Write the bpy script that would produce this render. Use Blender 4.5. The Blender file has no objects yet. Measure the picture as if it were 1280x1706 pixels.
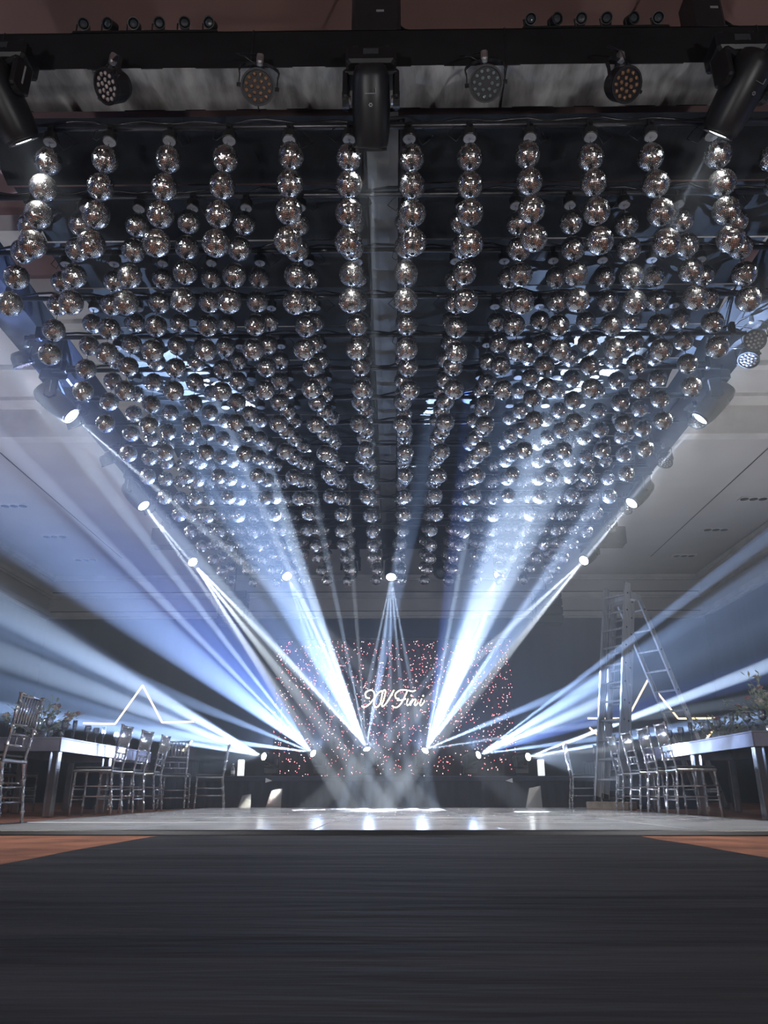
import bpy, bmesh, math, random
import numpy as np
from mathutils import Vector, Matrix, Euler

# ------------------------------------------------------------------ camera, world, lights, exposure
SC = bpy.context.scene
COL = SC.collection
R = math.radians
PI = math.pi
rnd = random.Random(7)

cam_d = bpy.data.cameras.new('camera'); cam = bpy.data.objects.new('camera', cam_d); COL.objects.link(cam)
cam.location = (0.09, 0.0, 0.23)
cam.rotation_euler = (R(90 + 20.1), 0, R(0.67))
cam_d.sensor_fit = 'HORIZONTAL'; cam_d.sensor_width = 36.0; cam_d.lens = 36.0 * 1281 / 1280
cam_d.clip_start = 0.02; cam_d.clip_end = 200
SC.camera = cam

SC.view_settings.view_transform = 'Standard'
SC.view_settings.look = 'None'
SC.view_settings.gamma = 1.0
SC.view_settings.use_curve_mapping = False
SC.view_settings.exposure = 0.12

W = bpy.data.worlds.new('world'); SC.world = W; W.use_nodes = True
W.node_tree.nodes['Background'].inputs[0].default_value = (0.02, 0.022, 0.03, 1)
W.node_tree.nodes['Background'].inputs[1].default_value = 0.2

cy = SC.cycles
cy.max_bounces = 5; cy.diffuse_bounces = 2; cy.glossy_bounces = 3; cy.transmission_bounces = 2
cy.transparent_max_bounces = 8; cy.volume_bounces = 0
cy.caustics_reflective = False; cy.caustics_refractive = False
cy.sample_clamp_indirect = 3.0
cy.use_light_tree = True
cy.use_adaptive_sampling = True; cy.adaptive_threshold = 0.03

COOL = (0.42, 0.60, 1.0); BLUE = (0.20, 0.34, 1.0); WHITE = (0.88, 0.94, 1.0); PALE = (0.64, 0.78, 1.0)

def spot(name, loc, target, power, angle, color=COOL, blend=0.25, radius=0.03):
    d = bpy.data.lights.new(name, 'SPOT'); o = bpy.data.objects.new(name, d); COL.objects.link(o)
    o.location = loc
    o.rotation_euler = (Vector(target) - Vector(loc)).to_track_quat('-Z', 'Y').to_euler()
    d.energy = power; d.color = color; d.spot_size = R(angle); d.spot_blend = blend; d.shadow_soft_size = radius
    return o

STAGE_X = (-1.92, -1.12, -0.30, 0.53, 1.35, 2.18)
STAGE_Y, STAGE_LZ = 13.3, 0.767
# (fixture, point the beam passes through, power, cone angle, colour)
BEAMS = [
    (0, (-4.623, 9.0, 2.324), 3.6, 4.5, PALE),
    (0, (-4.527, 9.0, 1.764), 2.64, 4, PALE),
    (0, (-4.707, 9.5, 1.411), 1.92, 5, COOL),
    (0, (-4.216, 9.5, 1.091), 7.68, 2.6, COOL),
    (0, (-2.918, 12.3, 0.745), 0.1, 3, WHITE),
    (1, (-4.496, 9.0, 3.328), 2.6, 9, COOL),
    (1, (-4.848, 9.5, 2.226), 2.4, 4, COOL),
    (1, (-3.621, 10.0, 3.235), 8.32, 2.0, PALE),
    (1, (-2.858, 11.0, 0.984), 6.4, 3, COOL),
    (1, (-3.913, 9.5, 3.749), 1.0, 5, BLUE),
    (1, (-2.63, 10.5, 2.683), 7.68, 1.8, PALE),
    (2, (-2.463, 9.0, 4.989), 2.6, 11, COOL),
    (2, (-1.634, 10.0, 4.374), 8.96, 3, PALE),
    (2, (-3.361, 9.5, 4.528), 0.8, 6, BLUE),
    (2, (0.75, 9.0, 5.691), 1.4, 5, COOL),
    (2, (-2.825, 10.0, 3.49), 8.32, 2.4, PALE),
    (2, (-0.488, 12.5, 2.643), 2.56, 2, WHITE),
    (2, (-0.056, 12.5, 2.642), 2.56, 2.2, PALE),
    (2, (-0.817, 12.0, 3.125), 3.84, 2.0, PALE),
    (2, (-1.973, 9.5, 4.52), 7.68, 1.6, WHITE),
    (3, (2.443, 8.5, 5.202), 3.2, 10.5, PALE),
    (3, (1.76, 9.5, 4.501), 1.6, 5, COOL),
    (3, (2.989, 9.5, 3.888), 2.8, 6, COOL),
    (3, (2.323, 12.0, 1.531), 6.4, 3.5, COOL),
    (3, (1.265, 9.0, 5.504), 1.0, 4, BLUE),
    (3, (2.437, 10.5, 3.364), 7.04, 1.8, PALE),
    (3, (1.733, 11.0, 3.239), 6.4, 1.6, WHITE),
    (3, (1.23, 11.0, 3.99), 5.76, 1.8, PALE),
    (3, (2.606, 12.2, 1.149), 4.8, 2.2, PALE),
    (4, (4.848, 9.5, 2.779), 4.56, 5, COOL),
    (4, (4.739, 9.5, 2.142), 3.84, 4.2, PALE),
    (4, (4.895, 10.0, 1.723), 1.68, 5, BLUE),
    (4, (2.82, 12.0, 0.961), 6.14, 2.6, COOL),
    (4, (3.773, 10.5, 2.497), 9.22, 2.0, COOL),
    (1, (-2.821, 10.0, 2.567), 0.6, 20, BLUE),
    (2, (-1.73, 10.5, 3.113), 0.35, 22, COOL),
    (3, (1.692, 10.0, 3.473), 0.35, 22, COOL),
    (4, (3.931, 10.0, 1.956), 0.84, 13, COOL),
    (0, (-3.819, 10.0, 1.624), 0.6, 13, COOL),
    (5, (3.379, 9.6, 0.793), 0.5, 2.0, WHITE),
    (5, (3.969, 11.0, 1.42), 15.36, 2.6, PALE),
    (5, (4.169, 11.0, 1.057), 11.26, 2.6, COOL),
]
BEAM_GAIN = 42000.0
STAGE_DIR = []
for k in range(6):                      # each head points along the mean of its beams
    src = Vector((STAGE_X[k], STAGE_Y, STAGE_LZ)); dv = Vector((0, 0, 0))
    for b in BEAMS:
        if b[0] == k: dv += (Vector(b[1]) - src).normalized()
    STAGE_DIR.append(dv.normalized())
for k, tgt, pw, ang, c in BEAMS:
    lens = Vector((STAGE_X[k], STAGE_Y, STAGE_LZ)) + STAGE_DIR[k] * 0.235
    spot('stage_beam', lens, tgt, pw * BEAM_GAIN, ang, c, 0.35, 0.012)

# soft spill around each stage head, and two low beams that catch the chairs beside the dance floor
for k in range(6):
    spot('stage_spill', (STAGE_X[k], STAGE_Y - 0.16, STAGE_LZ + 0.16), (STAGE_X[k] * 1.9, 8.0, 4.2), 110, 95, (0.42, 0.60, 1.0), 0.8, 0.05)
for k, tgt, pw in ((0, (-3.2, 8.9, 0.6), 450), (5, (3.3, 9.0, 0.6), 1200)):
    spot('stage_low_beam', Vector((STAGE_X[k], STAGE_Y, STAGE_LZ)) + STAGE_DIR[k] * 0.26, tgt, pw, 20, PALE, 0.5, 0.03)

HEADS_SIDE = [(-4.05, 8.5), (-4.05, 11.7), (-4.1, 15.2), (4.05, 8.6), (4.05, 11.7), (4.1, 15.2)]
HEADS_BACK = [-2.1, 0.06, 2.3]

# house lights: recessed ceiling lamps of the hall behind the camera
HOUSE = [(-5.0, -1.0), (-1.7, -1.5), (1.7, -1.5), (5.0, -1.0)]
for (x, y) in HOUSE:
    spot('house_light', (x, y, 7.10), (x, y + 0.8, 0), 380, 130, (1.0, 0.94, 0.88), 0.6, 0.06)
# unseen side-wall uplighters added to brighten the ceiling, and two behind the camera (their housings are built further down)
ADDED_UPLIGHTS = [(-8.9, 7.5), (-8.9, 11.5), (-8.9, 15.5), (8.3, 7.5), (8.3, 11.5), (8.3, 15.5)]
for (x, y) in ADDED_UPLIGHTS:
    spot('added_uplight', (x, y, 0.42), (x * 0.55, y + 0.6, 6.5), 300 if y < 15 else 200, 110, (0.95, 0.95, 1.0) if y < 15 else (0.62, 0.74, 1.0), 0.7, 0.08)
WASH = [(-3.6, -2.5), (3.8, -2.5)]
for (x, y) in WASH:
    spot('front_wash', (x, y, 0.42), (x * 0.1, 7.0, 5.0), 750, 75, (0.97, 0.97, 1.0), 0.7, 0.08)

# overhead moving heads: (x, y, z of truss underside, floor point the head aims at, sub-beam angles, power, cone)
AIM = {}
def head_dir(i):
    return AIM[i]
HANG = 0.45          # tilt axis below the truss
LENS = 0.31          # lens in front of the tilt axis
OVER = []            # (key, origin, target, power, cone, spread list)
OVER += [('L0', (-4.15, 8.5, 5.3), (1.7, 9.6, 0.03), 0.35, 2.4, [0]),
         ('L1', (-4.15, 11.7, 5.3), (-0.05, 10.6, 0.03), 0.6, 2.4, [-1.6, 1.6]),
         ('L2', (-4.15, 15.2, 5.3), (0.0, 10.8, 0.03), 1.1, 2.2, [-3.0, 0, 3.0]),
         ('R0', (4.15, 8.6, 5.3), (-0.3, 10.2, 0.03), 0.22, 2.2, [0]),
         ('R1', (4.15, 11.7, 5.3), (-0.15, 10.4, 0.03), 0.26, 2.6, [0]),
         ('R2', (4.15, 15.2, 5.3), (-0.5, 10.8, 0.03), 0.55, 2.2, [-2.5, 2.5]),
         ('B0', (-2.1, 14.75, 4.9), (0.3, 11.2, 0.03), 0.6, 1.7, [-6, -3, 0, 3]),
         ('B1', (0.06, 14.75, 4.9), (0.02, 11.4, 0.03), 0.8, 1.7, [-7, -3.5, 0, 3.5, 7]),
         ('B2', (2.3, 14.75, 4.9), (-0.3, 11.2, 0.03), 0.6, 1.7, [-3, 0, 3, 6]),
         ('F0', (-2.66, 4.04, 5.3), (-2.06, 4.60, 3.96), 0.014, 4.0, [0]),
         ('F1', (-0.05, 4.12, 5.3), (-0.02, 6.3, 0.03), 0.05, 3.0, [0]),
         ('F2', (2.54, 4.04, 5.3), (2.11, 4.60, 4.00), 0.022, 4.0, [0])]
OVER_GAIN = 420000.0
HEAD_AIM = {}
for key, org, tgt, pw, cone, spread in OVER:
    piv = Vector(org) + Vector((0, 0, -HANG))
    dv = (Vector(tgt) - piv).normalized()
    if key in ('F0', 'F2'):
        dv = Vector((0.30 if key == 'F0' else -0.36, 0.72, -0.62)).normalized()
    if key == 'F1':
        dv = Vector((0.0, 0.76, -0.65)).normalized()
    HEAD_AIM[key] = (org, dv)
    lens = piv + dv * (LENS + 0.02)
    side = dv.cross(Vector((0, 1, 0))).normalized()
    for a in spread:
        d2 = (dv * math.cos(R(a)) + side * math.sin(R(a)))
        spot('overhead_beam', lens, lens + d2, pw * OVER_GAIN / len(spread), cone, WHITE if key[0] != 'B' else PALE, 0.3, 0.012)

for key in ('L0', 'L1', 'R0', 'R1'):  # wide fill added at the side heads to brighten the dance floor
    org, dv = HEAD_AIM[key]
    lens = Vector(org) + Vector((0, 0, -HANG)) + dv * (LENS + 0.02)
    spot('added_floor_fill', lens, (0.15 * org[0], org[1] + (-1.2 if key[1] == '0' else -1.5), 0.03), 130, 62, (0.95, 0.97, 1.0), 0.8, 0.06)

# the three front-truss heads point away from the camera and flood the dance floor
for key in ('F0', 'F1', 'F2'):
    org, dv = HEAD_AIM[key]
    lens = Vector(org) + Vector((0, 0, -HANG)) + dv * (LENS + 0.02)
    spot('floor_flood', lens, (org[0] * 0.35, 8.6, 0.03), 160, 70, (1.0, 0.99, 0.96), 0.6, 0.08)
# fill light added at the unlit side-truss PAR lamps to brighten the dance floor
for s in (-1, 1):
    for y in (5.4, 6.6, 7.85, 9.45, 10.8, 12.9):
        spot('added_par_fill', (s * 4.16, y - 0.04, 4.84), (s * 1.0, y - 0.4, 0.03), 300, 56, (1.0, 0.98, 0.94), 0.8, 0.09)

# ------------------------------------------------------------------ helpers
class MB:
    """collects geometry for ONE mesh object"""
    def __init__(s): s.v = []; s.f = []; s.m = []; s.cur = 0
    def add(s, vs, fs, M=None):
        o = len(s.v)
        for p in vs:
            p = Vector(p)
            s.v.append(tuple(M @ p) if M is not None else tuple(p))
        for f in fs:
            s.f.append(tuple(i + o for i in f)); s.m.append(s.cur)
        return s
    def box(s, c, d, M=None, taper=1.0):
        x, y, z = d[0] / 2, d[1] / 2, d[2] / 2
        t = taper
        vs = [(-x, -y, -z), (x, -y, -z), (x, y, -z), (-x, y, -z), (-x * t, -y * t, z), (x * t, -y * t, z), (x * t, y * t, z), (-x * t, y * t, z)]
        vs = [(a + c[0], b + c[1], e + c[2]) for a, b, e in vs]
        return s.add(vs, [(3, 2, 1, 0), (4, 5, 6, 7), (0, 1, 5, 4), (1, 2, 6, 5), (2, 3, 7, 6), (3, 0, 4, 7)], M)
    def cbox(s, c, d, b=0.01, M=None):
        """box with chamfered vertical and horizontal edges (three stacked rings)"""
        x, y, z = d[0] / 2, d[1] / 2, d[2] / 2
        prof = [(-z, b), (-z + b, 0), (z - b, 0), (z, b)]
        vs = []; n = 8
        for zz, ins in prof:
            X, Y = x - ins, y - ins
            k = b
            ring = [(-X + k, -Y), (X - k, -Y), (X, -Y + k), (X, Y - k), (X - k, Y), (-X + k, Y), (-X, Y - k), (-X, -Y + k)]
            vs += [(p[0] + c[0], p[1] + c[1], zz + c[2]) for p in ring]
        fs = [tuple(range(n - 1, -1, -1)), tuple(range(3 * n, 4 * n))]
        for r in range(3):
            for i in range(n):
                j = (i + 1) % n
                fs.append((r * n + i, r * n + j, (r + 1) * n + j, (r + 1) * n + i))
        return s.add(vs, fs, M)
    def ring_loft(s, rings, caps=(True, True), M=None, closed=False):
        n = len(rings[0]); vs = [p for r in rings for p in r]; fs = []
        m = len(rings)
        for r in range(m - 1 if not closed else m):
            q = (r + 1) % m
            for i in range(n):
                j = (i + 1) % n
                fs.append((r * n + i, r * n + j, q * n + j, q * n + i))
        if not closed:
            if caps[0]: fs.append(tuple(range(n - 1, -1, -1)))
            if caps[1]: fs.append(tuple(range((m - 1) * n, m * n)))
        return s.add(vs, fs, M)
    def lathe(s, prof, n=16, M=None, caps=(True, True)):
        rings = [[(r * math.cos(2 * PI * i / n), r * math.sin(2 * PI * i / n), z) for i in range(n)] for r, z in prof]
        return s.ring_loft(rings, caps, M)
    def cyl(s, a, b, r, r2=None, n=10):
        a = Vector(a); b = Vector(b); r2 = r if r2 is None else r2
        q = (b - a).to_track_quat('Z', 'Y').to_matrix().to_4x4(); L = (b - a).length
        return s.lathe([(r, 0), (r2, L)], n, Matrix.Translation(a) @ q)
    def tube(s, pts, r, n=6, closed=False):
        pts = [Vector(p) for p in pts]; rings = []
        m = len(pts); up = Vector((0, 0, 1)); prev = None
        for i, p in enumerate(pts):
            if closed: t = pts[(i + 1) % m] - pts[i - 1]
            else: t = pts[min(i + 1, m - 1)] - pts[max(i - 1, 0)]
            t.normalize()
            if prev is None:
                u = t.cross(up)
                if u.length < 0.05: u = t.cross(Vector((1, 0, 0)))
            else: u = prev - t * prev.dot(t)
            u.normalize(); prev = u; w = t.cross(u)
            rr = r[i] if isinstance(r, (list, tuple)) else r
            rings.append([tuple(p + (u * math.cos(2 * PI * k / n) + w * math.sin(2 * PI * k / n)) * rr) for k in range(n)])
        return s.ring_loft(rings, closed=closed)
    def sphere(s, c, r, nu=10, nv=6, sc=(1, 1, 1)):
        rings = []
        for j in range(nv + 1):
            a = -PI / 2 + PI * j / nv; rr = max(math.cos(a), 0.02)
            rings.append([(c[0] + r * sc[0] * rr * math.cos(2 * PI * i / nu), c[1] + r * sc[1] * rr * math.sin(2 * PI * i / nu), c[2] + r * sc[2] * math.sin(a)) for i in range(nu)])
        return s.ring_loft(rings)
    def mesh(s, name, mats, smooth=False):
        me = bpy.data.meshes.new(name); me.from_pydata(s.v, [], s.f)
        for m in (mats if isinstance(mats, (list, tuple)) else [mats]): me.materials.append(m)
        me.polygons.foreach_set('material_index', s.m)
        if smooth: me.polygons.foreach_set('use_smooth', [True] * len(s.f))
        me.update()
        return me
    def build(s, name, mats, parent=None, smooth=False, loc=None, rot=None):
        return link(name, s.mesh(name, mats, smooth), parent, loc, rot)

def link(name, me, parent=None, loc=None, rot=None):
    o = bpy.data.objects.new(name, me); COL.objects.link(o)
    if parent is not None: o.parent = parent
    if loc is not None: o.location = loc
    if rot is not None: o.rotation_euler = rot
    return o
def tag(o, label, cat, group=None, kind=None):
    if label: o['label'] = label
    if cat: o['category'] = cat
    if group: o['group'] = group
    if kind: o['kind'] = kind
    return o
def thing(name, label, cat, loc=(0, 0, 0), rz=0.0, group=None):
    o = bpy.data.objects.new(name, None); COL.objects.link(o); o.empty_display_size = 0.1
    o.location = loc; o.rotation_euler = (0, 0, rz)
    return tag(o, label, cat, group)
def struct(o):
    o['kind'] = 'structure'; return o
def copy_tree(src, parent=None):
    c = src.copy(); COL.objects.link(c)
    if parent is not None: c.parent = parent
    for ch in src.children: copy_tree(ch, c)
    return c

# ------------------------------------------------------------------ materials
def mat(name, col, rough=0.6, metal=0.0, col2=None, scale=8.0, detail=4.0, bump=0.0, bscale=None, spec=0.5, emit=None, estr=0.0, stretch=None, coat=0.0):
    m = bpy.data.materials.new(name); m.use_nodes = True
    nt = m.node_tree; N = nt.nodes; b = N['Principled BSDF']
    b.inputs['Roughness'].default_value = rough; b.inputs['Metallic'].default_value = metal
    b.inputs['Specular IOR Level'].default_value = spec
    b.inputs['Coat Weight'].default_value = coat
    col2 = col2 or tuple(c * 0.8 for c in col)
    tc = N.new('ShaderNodeTexCoord'); nz = N.new('ShaderNodeTexNoise')
    nz.inputs['Scale'].default_value = scale; nz.inputs['Detail'].default_value = detail
    vec = tc.outputs['Object']
    if stretch:
        mp = N.new('ShaderNodeMapping'); mp.inputs['Scale'].default_value = stretch
        nt.links.new(vec, mp.inputs[0]); vec = mp.outputs[0]
    nt.links.new(vec, nz.inputs['Vector'])
    rp = N.new('ShaderNodeValToRGB')
    rp.color_ramp.elements[0].color = (*col2, 1); rp.color_ramp.elements[1].color = (*col, 1)
    rp.color_ramp.elements[0].position = 0.35; rp.color_ramp.elements[1].position = 0.65
    nt.links.new(nz.outputs['Fac'], rp.inputs[0]); nt.links.new(rp.outputs[0], b.inputs['Base Color'])
    if bump:
        bp = N.new('ShaderNodeBump'); bp.inputs['Strength'].default_value = bump; bp.inputs['Distance'].default_value = 0.02
        n2 = nz
        if bscale:
            n2 = N.new('ShaderNodeTexNoise'); n2.inputs['Scale'].default_value = bscale; n2.inputs['Detail'].default_value = 3
            nt.links.new(vec, n2.inputs['Vector'])
        nt.links.new(n2.outputs['Fac'], bp.inputs['Height']); nt.links.new(bp.outputs[0], b.inputs['Normal'])
    if emit:
        b.inputs['Emission Color'].default_value = (*emit, 1); b.inputs['Emission Strength'].default_value = estr
        m.cycles.emission_sampling = 'NONE'
    return m

def clear_mat(name, tint, gloss, rough=0.06, scatter=0.0):
    """clear acrylic / glass: see-through with bright surface reflections"""
    m = bpy.data.materials.new(name); m.use_nodes = True
    nt = m.node_tree; N = nt.nodes; N.clear()
    out = N.new('ShaderNodeOutputMaterial'); mx = N.new('ShaderNodeMixShader')
    tr = N.new('ShaderNodeBsdfTransparent'); tr.inputs[0].default_value = (*tint, 1)
    gl = N.new('ShaderNodeBsdfGlossy'); gl.inputs['Roughness'].default_value = rough
    nz = N.new('ShaderNodeTexNoise'); nz.inputs['Scale'].default_value = 30
    lw = N.new('ShaderNodeLayerWeight'); lw.inputs[0].default_value = 0.45
    ma = N.new('ShaderNodeMath'); ma.operation = 'MULTIPLY_ADD'; ma.inputs[1].default_value = 0.75; ma.inputs[2].default_value = gloss; ma.use_clamp = True
    rm = N.new('ShaderNodeMapRange'); rm.inputs[3].default_value = 0.85; rm.inputs[4].default_value = 1.0
    nt.links.new(nz.outputs['Fac'], rm.inputs[0]); nt.links.new(rm.outputs[0], gl.inputs[0])
    nt.links.new(lw.outputs['Fresnel'], ma.inputs[0]); nt.links.new(ma.outputs[0], mx.inputs[0])
    if scatter > 0:
        tl = N.new('ShaderNodeBsdfTranslucent'); tl.inputs[0].default_value = (0.9, 0.93, 1.0, 1); m2 = N.new('ShaderNodeMixShader'); m2.inputs[0].default_value = scatter
        nt.links.new(tr.outputs[0], m2.inputs[1]); nt.links.new(tl.outputs[0], m2.inputs[2]); tr = m2
    nt.links.new(tr.outputs[0], mx.inputs[1]); nt.links.new(gl.outputs[0], mx.inputs[2]); nt.links.new(mx.outputs[0], out.inputs[0])
    return m

M = {}
M['carpet'] = mat('carpet', (0.40, 0.165, 0.10), 0.95, col2=(0.17, 0.07, 0.045), scale=3.0, detail=8, bump=0.6, bscale=120)
M['runner'] = mat('runner_cloth', (0.030, 0.030, 0.034), 0.75, col2=(0.012, 0.012, 0.014), scale=2.6, detail=10, bump=0.5, bscale=5, stretch=(0.35, 2.4, 1), spec=0.15)
M['floor_panel'] = mat('dance_panel', (0.62, 0.64, 0.69), 0.15, col2=(0.50, 0.52, 0.58), scale=1.6, detail=5, bump=0.03, bscale=4, spec=0.9)
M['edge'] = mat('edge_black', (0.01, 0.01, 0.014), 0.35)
M['plaster'] = mat('plaster', (0.62, 0.60, 0.58), 0.85, col2=(0.55, 0.53, 0.51), scale=0.7)
M['brown'] = mat('brown_ceiling', (0.16, 0.085, 0.07), 0.8, col2=(0.12, 0.065, 0.055), scale=0.8)
M['moulding'] = mat('moulding', (0.72, 0.70, 0.67), 0.6, scale=2)
M['navy'] = mat('navy_wall', (0.040, 0.052, 0.10), 0.9, col2=(0.028, 0.037, 0.075), scale=1.2, stretch=(3, 3, 0.1))
M['drape'] = mat('stage_drape', (0.014, 0.018, 0.038), 0.85, col2=(0.008, 0.010, 0.024), scale=4, stretch=(4, 4, 0.3))
M['slate'] = mat('slate_fabric', (0.012, 0.014, 0.0165), 0.6, spec=0.2, col2=(0.006, 0.007, 0.0085), scale=1.8, detail=6, bump=0.5, bscale=3.0, stretch=(2, 0.6, 1))
M['satin'] = mat('grey_satin', (0.34, 0.345, 0.34), 0.32, col2=(0.10, 0.10, 0.10), scale=2.2, detail=6, bump=0.6, bscale=6.0, stretch=(3, 1, 1))
M['spine'] = mat('spine_satin', (0.11, 0.112, 0.115), 0.5, col2=(0.08, 0.082, 0.085), scale=2, bump=0.2, bscale=3)
M['black_wrap'] = mat('black_wrap', (0.009, 0.009, 0.010), 0.65, spec=0.25, col2=(0.005, 0.005, 0.006), scale=3, bump=0.3, bscale=5)
M['black_metal'] = mat('black_metal', (0.02, 0.02, 0.022), 0.42, 0.3, scale=15)
M['pipe'] = mat('pipe_metal', (0.05, 0.05, 0.055), 0.35, 0.7, scale=20)
M['steel'] = mat('steel', (0.55, 0.55, 0.56), 0.3, 0.9, scale=20)
M['grey_plate'] = mat('grey_plate', (0.34, 0.34, 0.35), 0.45, 0.4, scale=30)
M['plastic'] = mat('black_plastic', (0.009, 0.0095, 0.011), 0.42, scale=12, spec=0.35)
M['alu'] = mat('aluminium', (0.48, 0.49, 0.51), 0.38, 0.85, col2=(0.34, 0.35, 0.38), scale=6, stretch=(6, 6, 0.4))
M['mirror'] = mat('mirror_tile', (0.95, 0.95, 0.93), 0.21, 1.0, col2=(0.90, 0.90, 0.88), scale=40)
M['core'] = mat('ball_core', (0.012, 0.012, 0.014), 0.8, scale=30)
M['lens_on'] = mat('lens_lit', (0.9, 0.95, 1), 0.2, emit=(0.9, 0.96, 1.0), estr=25.0)
M['lens_off'] = mat('lens_dark', (0.03, 0.035, 0.04), 0.08, spec=0.9, scale=30)
M['led_amber'] = mat('led_amber', (0.16, 0.09, 0.05), 0.2, scale=60)
M['led_green'] = mat('led_grey', (0.10, 0.13, 0.125), 0.2, scale=60)
M['led_white'] = mat('led_white', (0.30, 0.26, 0.24), 0.2, scale=60)

# ------------------------------------------------------------------ setting
def plane_box(name, x0, x1, y0, y1, z0, z1, m):
    return struct(MB().box(((x0 + x1) / 2, (y0 + y1) / 2, (z0 + z1) / 2), (x1 - x0, y1 - y0, z1 - z0)).build(name, m))
XL, XR, YB, YF = -10.0, 9.1, 22.0, -9.0
plane_box('floor', XL, XR, YF, YB, -0.2, 0.0, M['carpet'])
plane_box('wall_back', XL - .2, XR + .2, YB, YB + .2, -0.2, 5.1, M['navy'])
plane_box('wall_back', XL - .2, XR + .2, YB, YB + .2, 5.1, 7.5, M['plaster'])
plane_box('wall_left', XL - .2, XL, YF, YB, -0.2, 5.1, M['navy'])
plane_box('wall_left', XL - .2, XL, YF, YB, 5.1, 7.5, M['plaster'])
plane_box('wall_right', XR, XR + .2, YF, YB, -0.2, 5.1, M['navy'])
plane_box('wall_right', XR, XR + .2, YF, YB, 5.1, 7.5, M['plaster'])
plane_box('wall_front', XL - .2, XR + .2, YF - .2, YF, -0.2, 7.5, M['brown'])
ceil = plane_box('ceiling', XL, XR, 12.8, YB, 6.3, 6.5, M['plaster'])
plane_box('ceiling', XL, XR, YF, 12.8, 7.2, 7.4, M['brown'])
# seams of the far ceiling panels
for x in (-7.35, 7.13):
    MB().box((x, 16.5, 6.297), (0.025, 7.4, 0.006)).build('ceiling_seam', M['edge'], ceil)
n = 0
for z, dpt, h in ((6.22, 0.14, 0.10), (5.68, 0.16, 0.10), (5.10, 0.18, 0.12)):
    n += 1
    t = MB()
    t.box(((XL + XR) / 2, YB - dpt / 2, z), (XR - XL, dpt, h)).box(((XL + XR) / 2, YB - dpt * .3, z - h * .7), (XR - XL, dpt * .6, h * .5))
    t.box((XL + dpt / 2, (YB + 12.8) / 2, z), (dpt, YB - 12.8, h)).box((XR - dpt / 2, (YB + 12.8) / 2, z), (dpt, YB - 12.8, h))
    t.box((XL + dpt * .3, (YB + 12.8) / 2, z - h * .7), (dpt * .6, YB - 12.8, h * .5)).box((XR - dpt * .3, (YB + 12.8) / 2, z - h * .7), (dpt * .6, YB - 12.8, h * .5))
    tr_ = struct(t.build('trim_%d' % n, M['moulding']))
    g = MB(); zz = z + h / 2 + 0.03      # black strip above the moulding, painting its shadow line as colour
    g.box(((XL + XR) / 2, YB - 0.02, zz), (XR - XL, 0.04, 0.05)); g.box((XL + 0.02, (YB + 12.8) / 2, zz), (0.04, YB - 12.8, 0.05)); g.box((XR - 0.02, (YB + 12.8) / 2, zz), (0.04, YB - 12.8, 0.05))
    g.build('painted_shadow_line', M['edge'], tr_)
# stepped white bulkhead between the two ceiling fields
for (y0, y1, z0, z1, m) in ((12.55, 12.8, 6.3, 7.2, 'moulding'), (12.2, 12.55, 6.86, 7.2, 'moulding'), (11.3, 12.2, 6.93, 7.2, 'plaster'),
                            (11.15, 11.3, 6.86, 7.2, 'moulding'), (10.0, 11.1, 6.93, 7.2, 'plaster'), (9.85, 10.0, 6.88, 7.2, 'moulding'), (9.2, 9.85, 6.95, 7.2, 'plaster'),
                            (7.9, 8.35, 6.95, 7.2, 'moulding')):
    n += 1
    plane_box('trim_%d' % n, XL, XR, y0, y1, z0, z1, M[m])

# ------------------------------------------------------------------ haze
hz = MB().box(((XL + XR) / 2, 12.8, 3.145), (XR - XL - 0.4, 18.0, 6.27)).build('stage_haze', [])
hm = bpy.data.materials.new('haze'); hm.use_nodes = True
hn = hm.node_tree.nodes; hn.clear()
ho = hn.new('ShaderNodeOutputMaterial'); hv = hn.new('ShaderNodeVolumeScatter')
hv.inputs['Color'].default_value = (0.84, 0.91, 1.0, 1); hv.inputs['Density'].default_value = 0.017; hv.inputs['Anisotropy'].default_value = 0.5
hm.node_tree.links.new(hv.outputs[0], ho.inputs['Volume'])
hm.cycles.volume_sampling = 'EQUIANGULAR'
hz.data.materials.append(hm)
tag(hz, 'thin white stage haze hanging in the whole hall', 'haze', kind='stuff')

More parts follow.
